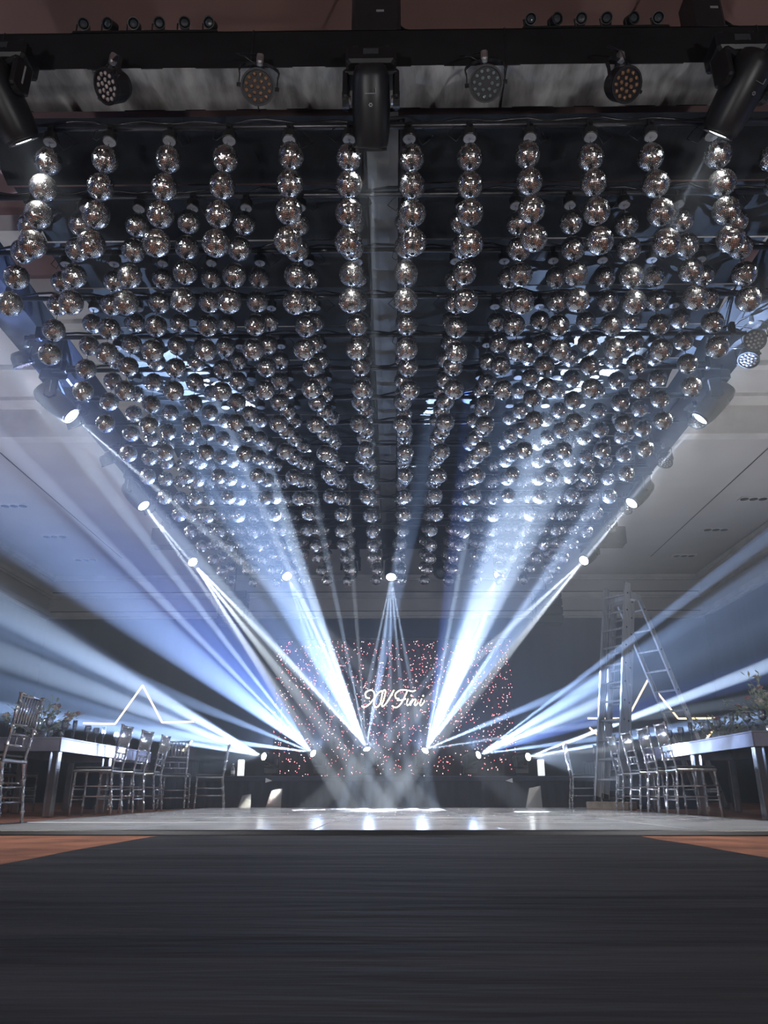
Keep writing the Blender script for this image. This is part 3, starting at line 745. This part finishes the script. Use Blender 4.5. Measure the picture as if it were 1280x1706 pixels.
DX0, DX1, DY0, DY1, DT = -2.62, 2.98, 4.86, 12.2, 0.03
df = thing('dance_floor', 'glossy silver-white dance floor under the mirror balls', 'dance floor', ((DX0 + DX1) / 2, (DY0 + DY1) / 2, 0))
cx, cyy = (DX0 + DX1) / 2, (DY0 + DY1) / 2
nx, ny = 5, 6; px, py = (DX1 - DX0) / nx, (DY1 - DY0) / ny
pm = MB(); pm.cbox((0, 0, DT / 2), (px - 0.004, py - 0.004, DT), 0.0025); panel_me = pm.mesh('panel', M['floor_panel'])
for i in range(nx):
    for j in range(ny):
        p = link('panel', panel_me, df, (DX0 + px * (i + .5) - cx, DY0 + py * (j + .5) - cyy, rnd.uniform(-0.001, 0.001)), (rnd.gauss(0, .0012), rnd.gauss(0, .0012), 0))
for (x0, x1, y0, y1) in ((DX0 - .05, DX1 + .05, DY0 - .06, DY0), (DX0 - .05, DX1 + .05, DY1, DY1 + .05), (DX0 - .05, DX0, DY0, DY1), (DX1, DX1 + .05, DY0, DY1)):
    MB().cbox(((x0 + x1) / 2 - cx, (y0 + y1) / 2 - cyy, 0.015), (x1 - x0, y1 - y0, 0.032), 0.006).build('edge_trim', M['edge'], df)

# ------------------------------------------------------------------ stage, star curtain, signs
st = thing('stage_platform', 'low stage with dark navy pleated skirt behind the dance floor', 'stage', (0.1, 14.9, 0))
MB().cbox((0, 0, 0.45), (6.5, 3.9, 0.08), 0.01).build('deck', M['drape'], st)
def pleats(w, h, depth=0.03, per=0.16):
    n = int(w / per) * 4; vs = []; fs = []
    for i in range(n + 1):
        x = -w / 2 + w * i / n; y = depth * math.sin(i * PI / 2) * (0.7 + 0.3 * math.sin(i * 0.37))
        vs += [(x, y * 1.2, 0), (x, y * 0.8, h * 0.5), (x, y * 0.3, h)]
    for i in range(n):
        for k in range(2): fs.append((i * 3 + k, (i + 1) * 3 + k, (i + 1) * 3 + k + 1, i * 3 + k + 1))
    return vs, fs
MB().add(*pleats(6.44, 0.42)).build('front_skirt', M['drape'], st, True, (0, -1.90, 0))
for s in (-1, 1): MB().add(*pleats(3.8, 0.42)).build('side_skirt', M['drape'], st, True, (s * 3.2, 0, 0), (0, 0, PI / 2))
for x in (-1.95, 1.98):
    q = MB(); s = 1 if x < 0 else -1
    q.add([(0, 0, 0), (s * 0.11, 0, 0.03), (0, 0, 0.07), (0, -0.012, 0), (s * 0.11, -0.012, 0.03), (0, -0.012, 0.07)], [(0, 2, 1), (3, 4, 5), (0, 1, 4, 3), (1, 2, 5, 4), (2, 0, 3, 5)])
    q.build('triangle_mark', M['white'], st, loc=(x - 0.1, -1.945, 0.39))

sc_ = thing('star_curtain', 'dark curtain dotted with red and pink points of light behind the stage', 'curtain', (0.1, 17.05, 0))
CW, CH = 5.15, 3.47
vs, fs = pleats(CW, CH - 0.05, 0.035, 0.22)
MB().add(vs, fs).build('cloth', M['drape'], sc_, True, (0, 0, 0.02))
MB().cyl((-CW / 2 - .05, 0.03, CH), (CW / 2 + .05, 0.03, CH), 0.022).build('rail', M['pipe'], sc_)
for s in (-1, 1):
    q = MB(); q.cyl((s * (CW / 2 - .25), 0.10, 0), (s * (CW / 2 - .25), 0.10, CH + .03), 0.02); q.box((s * (CW / 2 - .25), 0.10, 0.005), (0.4, 0.4, 0.01)); q.build('post', M['pipe'], sc_)
def led_points(n, seed, r0, r1):
    r = random.Random(seed); m = MB()
    for _ in range(n):
        x = r.uniform(-CW / 2, CW / 2); z = 0.55 + (CH - 0.62) * (r.random() ** 0.85); s = r.uniform(r0, r1); y = -0.055
        m.add([(x + s, y, z), (x - s, y, z), (x, y - s, z), (x, y + s, z), (x, y, z + s), (x, y, z - s)],
              [(0, 2, 4), (2, 1, 4), (1, 3, 4), (3, 0, 4), (2, 0, 5), (1, 2, 5), (3, 1, 5), (0, 3, 5)])
    return m
o = led_points(950, 5, 0.006, 0.011).build('red_lights', M['led_r'], sc_); o['kind'] = 'stuff'
o = led_points(650, 6, 0.005, 0.009).build('pink_lights', M['led_w'], sc_); o['kind'] = 'stuff'

def smooth_path(pts, k=6):
    P = [Vector(p) for p in pts]; out = []
    for i in range(len(P) - 1):
        p0 = P[max(i - 1, 0)]; p1 = P[i]; p2 = P[i + 1]; p3 = P[min(i + 2, len(P) - 1)]
        for j in range(k):
            t = j / k; out.append(0.5 * ((2 * p1) + (p2 - p0) * t + (2 * p0 - 5 * p1 + 4 * p2 - p3) * t * t + (3 * p1 - p0 - 3 * p2 + p3) * t ** 3))
    return out + [P[-1]]
STROKES = {
'X1': [(-0.411, 2.147), (-0.484, 2.162), (-0.508, 2.244), (-0.444, 2.304), (-0.361, 2.312), (-0.315, 2.244), (-0.315, 2.103), (-0.322, 2.009), (-0.282, 1.954), (-0.218, 1.99), (-0.183, 2.048)],
'X2': [(-0.147, 2.304), (-0.227, 2.26), (-0.323, 2.134), (-0.419, 2.025), (-0.519, 1.962), (-0.586, 1.981)],
'V': [(-0.183, 2.048), (-0.155, 2.181), (-0.135, 2.283), (-0.09, 2.319), (-0.078, 2.252), (-0.119, 2.102), (-0.151, 2.009), (-0.135, 1.974), (-0.066, 2.032), (0.025, 2.173), (0.106, 2.319)],
'F1': [(0.572, 2.314), (0.505, 2.287), (0.408, 2.309), (0.28, 2.322), (0.186, 2.283), (0.134, 2.22), (0.153, 2.146), (0.217, 2.136)],
'F2': [(0.395, 2.297), (0.346, 2.196), (0.281, 2.071), (0.2, 1.974), (0.12, 1.951), (0.069, 1.99)],
'F3': [(0.174, 2.099), (0.278, 2.108), (0.362, 2.136)],
'i1': [(0.41, 2.136), (0.38, 2.052), (0.392, 1.995), (0.429, 2.016), (0.486, 2.102)],
'n': [(0.506, 2.13), (0.478, 2.062), (0.456, 1.995), (0.486, 2.062), (0.551, 2.123), (0.576, 2.098), (0.543, 2.016), (0.573, 1.998), (0.63, 2.062)],
'i2': [(0.703, 2.136), (0.661, 2.039), (0.673, 1.992), (0.709, 2.015), (0.761, 2.086)]}
sg = thing('neon_sign', 'glowing warm white script sign in the middle of the star curtain', 'sign', (0.09, 16.85, 2.14))
for ks, rad in ((('X1', 'X2'), 0.014), (('V',), 0.014), (('F1', 'F2', 'F3'), 0.013), (('i1',), 0.011), (('n',), 0.011), (('i2',), 0.011)):
    q = MB()
    for k in ks: q.tube(smooth_path([(x - 0.09, 0, z - 2.14) for x, z in STROKES[k]]), rad, 6)
    if ks[0] == 'i1': q.sphere((0.479 - 0.09, 0, 2.199 - 2.14), 0.018, 8, 5)
    if ks[0] == 'i2': q.sphere((0.733 - 0.09, 0, 2.195 - 2.14), 0.018, 8, 5)
    q.build('letter', M['neon2'], sg, True)
MB().box((0, 0.055, 0), (1.35, 0.012, 0.03)).build('backing_bar', M['edge'], sg)
for s in (-1, 1): MB().cyl((s * 0.3, 0.06, 0), (s * 0.3, 0.225, 1.335), 0.004, n=5).build('hanging_wire', M['edge'], sg)

def neon_star(label, pts, extra):
    c = pts[2]
    t = thing('neon_star', label, 'neon light', (c[0], 21.93, 2.2))
    for a, b in zip(pts[:-1], pts[1:]):
        MB().cyl((a[0] - c[0], -0.05, a[1] - 2.2), (b[0] - c[0], -0.05, b[1] - 2.2), 0.024, n=8).build('tube', M['neon'], t)
    for a, b in extra:
        MB().cyl((a[0] - c[0], -0.05, a[1] - 2.2), (b[0] - c[0], -0.05, b[1] - 2.2), 0.024, n=8).build('tube', M['neon'], t)
    for p in pts: MB().cyl((p[0] - c[0], -0.03, p[1] - 2.2), (p[0] - c[0], 0.07, p[1] - 2.2), 0.02, n=6).build('wall_mount', M['edge'], t)
neon_star('glowing neon star outline on the dark wall left of the stage', [(-8.486, 2.05), (-7.604, 2.03), (-6.95, 3.08), (-6.298, 2.07), (-5.42, 2.09)], [((-5.423, 1.584), (-5.662, 1.317)), ((-8.45, 1.584), (-8.2, 1.317))])
neon_star('glowing neon star outline on the dark wall behind the ladder', [(5.443, 2.17), (6.526, 2.16), (7.206, 3.2), (7.921, 2.16), (8.941, 2.17)], [((5.469, 1.923), (5.798, 1.607)), ((8.9, 1.923), (8.6, 1.607))])

# small things on and by the stage
def glow_box(label, x):
    t = thing('glowing_box', label, 'glow_box', (x, 13.2, 0.49))
    MB().cbox((0, 0, 0.13), (0.10, 0.10, 0.26), 0.012).build('box_shell', M['glow_box'], t); MB().box((0, 0, 0.003), (0.12, 0.12, 0.006)).build('foot', M['edge'], t)
glow_box('small white box with an added glow on the left end of the stage', -2.40)
glow_box('small white box with an added glow on the right end of the stage', 2.49)
t = thing('water_bottle', 'small clear bottle beside the glowing white box on the left of the stage', 'bottle', (-2.53, 13.2, 0.49))
MB().lathe([(0.03, 0), (0.033, 0.01), (0.033, 0.12), (0.012, 0.16), (0.012, 0.18)], 12).build('body', M['glass'], t, True); MB().lathe([(0.014, 0.18), (0.014, 0.20)], 10).build('cap', M['white'], t); MB().lathe([(0.0335, 0.04), (0.0335, 0.09)], 12, caps=(False, False)).build('label_band', M['white'], t)
def acrylic_wedge(label, x, y, w, h, rz):
    t = thing('acrylic_wedge', label, 'floor display', (x, y, 0), rz)
    q = MB(); q.add([(-w / 2, -0.08, 0), (w / 2, -0.08, 0), (w / 2, 0.08, 0), (-w / 2, 0.08, 0), (w / 2, -0.02, h), (w / 2, 0.06, h), (-w / 6, 0.06, h * .9), (-w / 6, -0.02, h * .9)],
                    [(3, 2, 1, 0), (0, 1, 4, 7), (1, 2, 5, 4), (2, 3, 6, 5), (3, 0, 7, 6), (7, 4, 5, 6)]); q.build('body', M['clear'], t)
    MB().box((0, -0.085, 0.008), (w, 0.01, 0.016)).build('base_strip', M['alu'], t)
acrylic_wedge('small clear acrylic wedge on the carpet left of the stage front', -2.2, 12.55, 0.20, 0.22, 0.2)
acrylic_wedge('clear acrylic wedge before the stage skirt under the leftmost stage light', -1.75, 12.6, 0.24, 0.30, 0)
acrylic_wedge('clear acrylic wedge before the stage skirt under the rightmost stage light', 2.22, 12.6, 0.26, 0.34, 0)

# hung loudspeakers
for x, w in ((-3.3, 'left'), (3.36, 'right')):
    t = thing('hung_loudspeaker', 'dark hung loudspeaker column behind the rear truss, %s of the star curtain' % w, 'loudspeaker', (x, 16.0, 3.55))
    for k in range(4): MB().cbox((0, 0.02 * k, 0.09 + 0.185 * k), (0.58, 0.4, 0.175), 0.02).build('cabinet', M['plastic'], t)
    for k in range(4): MB().box((0, 0.02 * k - 0.203, 0.09 + 0.185 * k), (0.50, 0.006, 0.13)).build('grille', M['edge'], t)
    MB().cyl((0, 0.05, 0.74), (0, 0.05, 2.74), 0.012, n=6).build('cable', M['pipe'], t)

# ------------------------------------------------------------------ chairs
def ring_leg(a, b, r):
    """slender turned leg with bamboo rings"""
    a = Vector(a); b = Vector(b); m = MB(); L = (b - a).length
    prof = []; n = 4
    for i in range(n):
        z0 = L * i / n; z1 = L * (i + 1) / n
        prof += [(r * 0.92, z0 + 0.004), (r * 0.80, (z0 + z1) / 2), (r * 0.92, z1 - 0.016), (r * 1.35, z1 - 0.010), (r * 1.35, z1 - 0.002)]
    m.lathe(prof, 8, Matrix.Translation(a) @ (b - a).to_track_quat('Z', 'Y').to_matrix().to_4x4()); return m
def make_chair():
    """faces +Y, back at -Y"""
    t = thing('chiavari_chair', 'x', 'chair')
    c = M['clear']
    for s in (-1, 1):
        ring_leg((s * 0.185, 0.19, 0), (s * 0.175, 0.18, 0.44), 0.013).build('leg', c, t, True)
        ring_leg((s * 0.180, -0.235, 0), (s * 0.165, -0.185, 0.44), 0.014).build('leg', c, t, True)
        ring_leg((s * 0.165, -0.185, 0.44), (s * 0.180, -0.255, 0.92), 0.014).build('back_post', c, t, True)
    MB().cbox((0, 0, 0.45), (0.39, 0.40, 0.024), 0.006).build('seat', c, t)
    MB().cbox((0, 0.005, 0.477), (0.37, 0.37, 0.03), 0.012).build('cushion', M['cushion'], t)
    def back(z): return -0.185 - 0.070 * (z - 0.44) / 0.48
    for z, r in ((0.90, 0.012), (0.70, 0.009), (0.63, 0.009), (0.555, 0.009)):
        MB().cyl((-0.172, back(z), z), (0.172, back(z), z), r, n=8).build('back_rail', c, t, True)
    for i in range(7):
        x = -0.126 + 0.042 * i; MB().cyl((x, back(0.70), 0.70), (x * 1.04, back(0.90), 0.90), 0.0075, n=6).build('spindle', c, t, True)
    for x in (-0.06, 0.06): MB().cyl((x, back(0.555), 0.555), (x, back(0.63), 0.63), 0.007, n=6).build('spindle', c, t, True)
    for z in (0.17, 0.27):
        MB().cyl((-0.18, 0.186, z), (0.18, 0.186, z), 0.008, n=6).build('stretcher', c, t, True)
        MB().cyl((-0.175, -0.212 + 0.05 * (z - .17), z), (0.175, -0.212 + 0.05 * (z - .17), z), 0.008, n=6).build('stretcher', c, t, True)
        for s in (-1, 1): MB().cyl((s * 0.176, -0.212, z + 0.03), (s * 0.183, 0.186, z + 0.03), 0.008, n=6).build('stretcher', c, t, True)
    return t
proto = make_chair(); used = [False]
def chair(label, x, y, rz, z=0.0):
    o = proto if not used[0] else copy_tree(proto); used[0] = True
    o.location = (x, y, z); o.rotation_euler = (0, 0, rz); o['label'] = label; o['group'] = 'clear chairs around the tables'
    return o
FACE_L, FACE_R = PI / 2, -PI / 2      # facing -X / +X
chair('clear acrylic chair at the left edge of the picture, nearest the camera', -2.42 - 0.43, 5.82, FACE_L, 0.0)
for y, w in ((8.55, 'nearest'), (9.3, 'middle'), (10.05, 'farthest')):
    chair('clear acrylic chair at the left mirrored table, %s of the three along the dance floor' % w, -3.03, y, FACE_L + rnd.uniform(-.05, .05))
for y, w in ((8.75, 'first'), (9.45, 'second'), (10.15, 'third'), (10.85, 'fourth')):
    chair('clear chair on the far side of the left mirrored table, %s from its near end' % w, -4.95, y, FACE_R + rnd.uniform(-.08, .08))
chair('clear acrylic chair at the near end of the left mirrored table', -3.95, 7.75, 0.05)
chair('clear chair with its back to the camera before the dark clothed left table', -2.95, 11.3, 0.12)
chair('clear chair seen from the side between the dark clothed left table and the stage', -2.62, 11.95, FACE_L + 0.25)
for y, w in ((8.25, 'nearest'), (8.85, 'second nearest'), (9.5, 'third nearest'), (10.15, 'farthest')):
    chair('clear acrylic chair at the right mirrored table along the dance floor, %s of four' % w, 3.10, y, FACE_R + rnd.uniform(-.05, .05))
for y, w in ((7.95, 'first'), (8.7, 'second'), (9.4, 'third'), (10.1, 'fourth')):
    chair('clear chair on the far side of the right mirrored table, %s from its near end' % w, 4.95, y, FACE_L + rnd.uniform(-.08, .08))
chair('clear acrylic chair at the near end of the right mirrored table', 4.05, 6.95, 0.0)
chair('bright edge-on clear chair standing alone left of the ladder', 2.85, 11.75, FACE_R - 0.1)
chair('clear chair with its back to the camera half hidden by the ladder', 3.32, 12.35, -0.15)

# ------------------------------------------------------------------ tables
def mirror_table(label, x0, x1, y0, y1):
    t = thing('mirrored_table', label, 'table', ((x0 + x1) / 2, (y0 + y1) / 2, 0)); w, d = x1 - x0, y1 - y0
    MB().cbox((0, 0, 0.77), (w, d, 0.02), 0.004).build('tabletop', M['table_mirror'], t)
    for s in (-1, 1):
        MB().box((s * (w / 2 - 0.008), 0, 0.70), (0.012, d - 0.02, 0.12)).build('apron', M['table_mirror'], t)
        MB().box((0, s * (d / 2 - 0.008), 0.70), (w - 0.03, 0.012, 0.12)).build('apron', M['table_mirror'], t)
    for sx in (-1, 1):
        for yy in (-d / 2 + 0.06, 0, d / 2 - 0.06):
            MB().cbox((sx * (w / 2 - 0.06), yy, 0.32), (0.09, 0.09, 0.64), 0.008).build('leg', M['clear'], t)
            MB().box((sx * (w / 2 - 0.06), yy, 0.32), (0.05, 0.05, 0.62)).build('leg_core', M['table_mirror'], t)
    return t
mirror_table('long silver mirrored table left of the dance floor', -4.50, -3.35, 8.25, 11.4)
mirror_table('long silver mirrored table right of the dance floor', 3.42, 4.57, 7.45, 10.7)
def cloth_table(label, x0, x1, y0, y1, h=0.76):
    t = thing('clothed_table', label, 'table', ((x0 + x1) / 2, (y0 + y1) / 2, 0)); w, d = x1 - x0, y1 - y0
    MB().cbox((0, 0, h - 0.015), (w, d, 0.03), 0.008).build('tabletop', M['drape'], t)
    for s in (-1, 1):
        MB().add(*pleats(w - .02, h - 0.03, 0.018, 0.2)).build('cloth_side', M['drape'], t, True, (0, s * (d / 2 - .03), 0))
        MB().add(*pleats(d - .08, h - 0.03, 0.018, 0.2)).build('cloth_side', M['drape'], t, True, (s * (w / 2 - .03), 0, 0), (0, 0, PI / 2))
cloth_table('table under a dark floor-length cloth behind the chairs, left of the stage', -4.7, -3.3, 12.5, 14.2)
cloth_table('table under a dark floor-length cloth behind the ladder, right of the stage', 3.45, 4.9, 12.9, 14.4)

# wine glasses
q = MB(); q.lathe([(0.036, 0), (0.034, 0.003), (0.006, 0.010), (0.004, 0.03), (0.004, 0.095), (0.012, 0.105), (0.034, 0.125), (0.041, 0.155), (0.038, 0.19), (0.033, 0.21), (0.0318, 0.21), (0.0365, 0.188), (0.039, 0.155), (0.032, 0.128), (0.006, 0.110)], 14)
wine_me = q.mesh('wine_glass', M['glass'], True)
q = MB(); q.lathe([(0.03, 0), (0.03, 0.003), (0.005, 0.008), (0.004, 0.11), (0.014, 0.125), (0.024, 0.16), (0.026, 0.24), (0.0248, 0.24), (0.0225, 0.16), (0.006, 0.13)], 12)
flute_me = q.mesh('champagne_flute', M['glass'], True)
def glasses(xs, ys, z, where):
    for i, y in enumerate(ys):
        for j, x in enumerate(xs):
            fl = (i + j) % 3 == 2
            o = link('champagne_flute' if fl else 'wine_glass', flute_me if fl else wine_me, None, (x + rnd.uniform(-.03, .03), y + rnd.uniform(-.05, .05), z))
            tag(o, 'clear %s on the %s, %s from its near end, %s row' % ('flute' if fl else 'wine glass', where, ORD[i], 'aisle' if j == 0 else 'outer'), 'glass', 'glasses on the tables')
glasses((-3.55, -4.30), (8.42, 8.78, 9.1, 9.42, 9.75, 10.1, 10.5, 10.95), 0.78, 'left mirrored table')
glasses((3.62, 4.35), (7.62, 7.95, 8.3, 8.65, 9.0, 9.4, 9.8, 10.25), 0.78, 'right mirrored table')
glasses((-3.45, -4.4), (12.65, 12.9, 13.2, 13.6), 0.76, 'dark clothed left table')

# flowers
def leaf_add(m, p, d, L, w, r):
    d = Vector(d).normalized(); s = d.cross(Vector((0, 0, 1)))
    if s.length < 0.1: s = Vector((1, 0, 0))
    s.normalize(); u = s.cross(d); p = Vector(p)
    bend = r.uniform(-0.2, 0.3)
    a = p; b = p + d * L * .5 + u * bend * L * .2; c = p + d * L - u * abs(bend) * L * .3
    m.add([a, b + s * w, b - s * w, c, b + u * w * 0.25], [(0, 4, 1), (0, 2, 4), (1, 4, 3), (4, 2, 3)])
def flowers(label, x, y, z, rx, ry, h, seed, nl=420, nb=16):
    r = random.Random(seed); t = thing('flower_arrangement', label, 'flowers', (x, y, z))
    MB().lathe([(0.07, 0), (0.10, 0.02), (0.11, 0.09), (0.09, 0.13), (0.08, 0.13), (0.08, 0.05)], 16).build('vase', M['clear'], t, True)
    sm = MB(); lm = MB(); tips = []
    for i in range(44):
        a = r.uniform(0, 6.28); q = r.random() ** .5
        tip = Vector((rx * q * math.cos(a), ry * q * math.sin(a), 0.13 + h * (0.35 + 0.65 * r.random()) * (1 - .45 * q * q)))
        tips.append(tip); sm.tube([(0, 0, 0.05), (tip.x * .4, tip.y * .4, tip.z * .6), tuple(tip)], 0.003, 4)
    sm.build('stems', M['leaf'], t)['kind'] = 'stuff'
    for i in range(nl):
        b = tips[r.randrange(len(tips))]; p = b * r.uniform(.55, 1.02) + Vector((r.gauss(0, .03), r.gauss(0, .03), r.gauss(0, .02)))
        leaf_add(lm, p, (b.x + r.gauss(0, .2), b.y + r.gauss(0, .2), b.z * .5 + r.gauss(0, .25)), r.uniform(.04, .085), r.uniform(.012, .022), r)
    lm.build('leaves', M['leaf'], t)['kind'] = 'stuff'
    for i in range(nb):
        b = tips[i]; m = MB(); rad = r.uniform(.026, .042)
        for k in range(3):
            for j in range(6):
                a = j * PI / 3 + k * .5; rr_ = rad * (0.35 + 0.33 * k); hh = rad * (0.9 - 0.28 * k)
                c = Vector((math.cos(a) * rr_, math.sin(a) * rr_, hh * .4)); s = Vector((-math.sin(a), math.cos(a), 0)) * rad * .45
                m.add([c * .4, c + s * .9, c + Vector((math.cos(a) * rad * .15, math.sin(a) * rad * .15, hh * .75)), c - s * .9], [(0, 1, 2), (0, 2, 3)])
        m.sphere((0, 0, rad * .25), rad * .42, 7, 4)
        m.build('rose', M['bloom_w'] if r.random() < .65 else M['bloom_p'], t, loc=tuple(b), rot=(r.uniform(-.6, .6), r.uniform(-.6, .6), 0))
flowers('leafy arrangement of pale roses on the left mirrored table', -3.93, 8.95, 0.78, 0.42, 0.55, 0.36, 2)
flowers('leafy arrangement of pale roses on the right mirrored table, near end', 4.0, 8.15, 0.78, 0.42, 0.5, 0.50, 4, 520, 22)
flowers('low arrangement of roses farther back on the right mirrored table', 4.0, 9.55, 0.78, 0.34, 0.4, 0.20, 8, 220, 12)

# ------------------------------------------------------------------ ladder
ld = thing('stepladder', 'tall aluminium extension stepladder standing open beside the right tables', 'ladder', (2.98, 11.05, 0), R(124))
def section(L, w, web, name_prefix, base, top, side_off, nr):
    """one ladder section between base and top (local points); the rungs run along local x"""
    b = Vector(base); tp = Vector(top); d = (tp - b); L = d.length; q = d.to_track_quat('Z', 'Y').to_matrix()
    Mx = Matrix.Translation(b) @ Matrix((Vector((1, 0, 0)), d.normalized().cross(Vector((1, 0, 0))).normalized(), d.normalized())).transposed().to_4x4()
    for s in (-1, 1):
        m = MB(); m.box((s * w / 2, 0, L / 2), (0.006, web, L), Mx)
        for e in (-1, 1): m.box((s * (w / 2 - 0.012), e * (web / 2 - 0.003), L / 2), (0.028, 0.006, L), Mx)
        m.build('stile', M['alu'], ld)
        m = MB(); m.box((s * w / 2, 0, 0.03), (0.03, web + .01, 0.06), Mx); m.build('rubber_foot', M['edge'], ld)
    for i in range(nr):
        z = 0.28 + i * (L - 0.45) / (nr - 1)
        m = MB(); m.cbox((0, 0, 0), (w, 0.032, 0.028), 0.005, Mx @ Matrix.Translation((0, 0, z))); m.build('rung', M['alu'], ld)
        for s in (-1, 1):
            m = MB(); m.cyl(Mx @ Vector((s * (w / 2 + 0.002), 0, z)), Mx @ Vector((s * (w / 2 + 0.008), 0, z)), 0.014, n=8); m.build('rivet', M['edge'], ld)
# local frame: x = rung axis, y = spread direction (towards the right of the picture after the turn)
TOPZ = 3.0
section(0, 0.42, 0.12, 'a', (0, 0, 0.13), (0, -0.62, 3.20), 0, 11)
section(0, 0.36, 0.12, 'b', (0, -0.13, 0.16), (0, -0.74, 3.08), 0, 11)
section(0, 0.42, 0.085, 'c', (0, -2.30, 0.0), (0, -0.86, 2.98), 0, 10)
MB().box((0, -0.74, 3.0), (0.46, 0.22, 0.10)).build('hinge', M['alu'], ld)
MB().cbox((0, -0.03, 0.075), (0.72, 0.18, 0.10), 0.008).build('foot_bar', M['wood_block'], ld)
for x in (-0.3, -0.1, 0.1, 0.3): MB().box((x, -0.03, 0.015), (0.03, 0.16, 0.03)).build('foot_block', M['wood_block'], ld)

# ------------------------------------------------------------------ ceiling fittings of the hall
def downlight(label, x, y, z, lit=False):
    t = thing('recessed_downlight', label, 'ceiling light', (x, y, z), 0, 'recessed ceiling lights')
    MB().box((0, 0, -0.01), (0.62, 0.24, 0.02)).build('frame', M['moulding'], t)
    for i in range(3): MB().lathe([(0.09, -0.026), (0.085, -0.021), (0.02, -0.0205)], 14, Matrix.Translation((-0.2 + 0.2 * i, 0, 0))).build('lamp', M['lens_off'], t)
for x, y, w in ((-8.4, 16.05, 'left, nearest'), (-8.4, 18.25, 'left, middle'), (-8.4, 20.3, 'left, farthest'), (8.0, 15.8, 'right, nearest'), (8.0, 17.9, 'right, middle'), (8.0, 20.1, 'right, farthest')):
    downlight('recessed three-lamp ceiling light at the %s of its row' % w.replace(',', ' side,'), x, y, 6.3)

for i, (x, y) in enumerate(HOUSE):
    downlight('recessed three-lamp ceiling light above the camera, %s from the left' % ORD[i], x, y, 7.2)

# ------------------------------------------------------------------ uplighter housings on the carpet, those by the walls added
def uplighter(label, x, y, tgt):
    t = thing('floor_uplighter', label, 'stage light', (x, y, 0), 0, 'floor uplighters')
    d = (Vector(tgt) - Vector((x, y, 0.42))).normalized()
    q = d.to_track_quat('-Z', 'Y').to_euler()
    b = link('body', par_body, t, tuple(Vector((x, y, 0.42)) - Vector((x, y, 0)) - d * 0.06), q)
    link('face', par_face, b)
    m = MB(); m.box((0, 0, 0.01), (0.24, 0.24, 0.02)); m.cyl((0, 0, 0.02), (0, 0, 0.24), 0.02, n=8); m.build('stand', M['black_metal'], t)
for i, (x, y) in enumerate(ADDED_UPLIGHTS):
    uplighter('added unseen uplighter by the %s wall, %s from the camera' % ('left' if x < 0 else 'right', ORD[i % 3]), x, y, (x * 0.55, y + 0.6, 6.5))
for x, y in WASH:
    uplighter('floor uplighter on the carpet behind the camera, %s of the runner' % ('left' if x < 0 else 'right'), x, y, (x * 0.1, 7.0, 5.0))
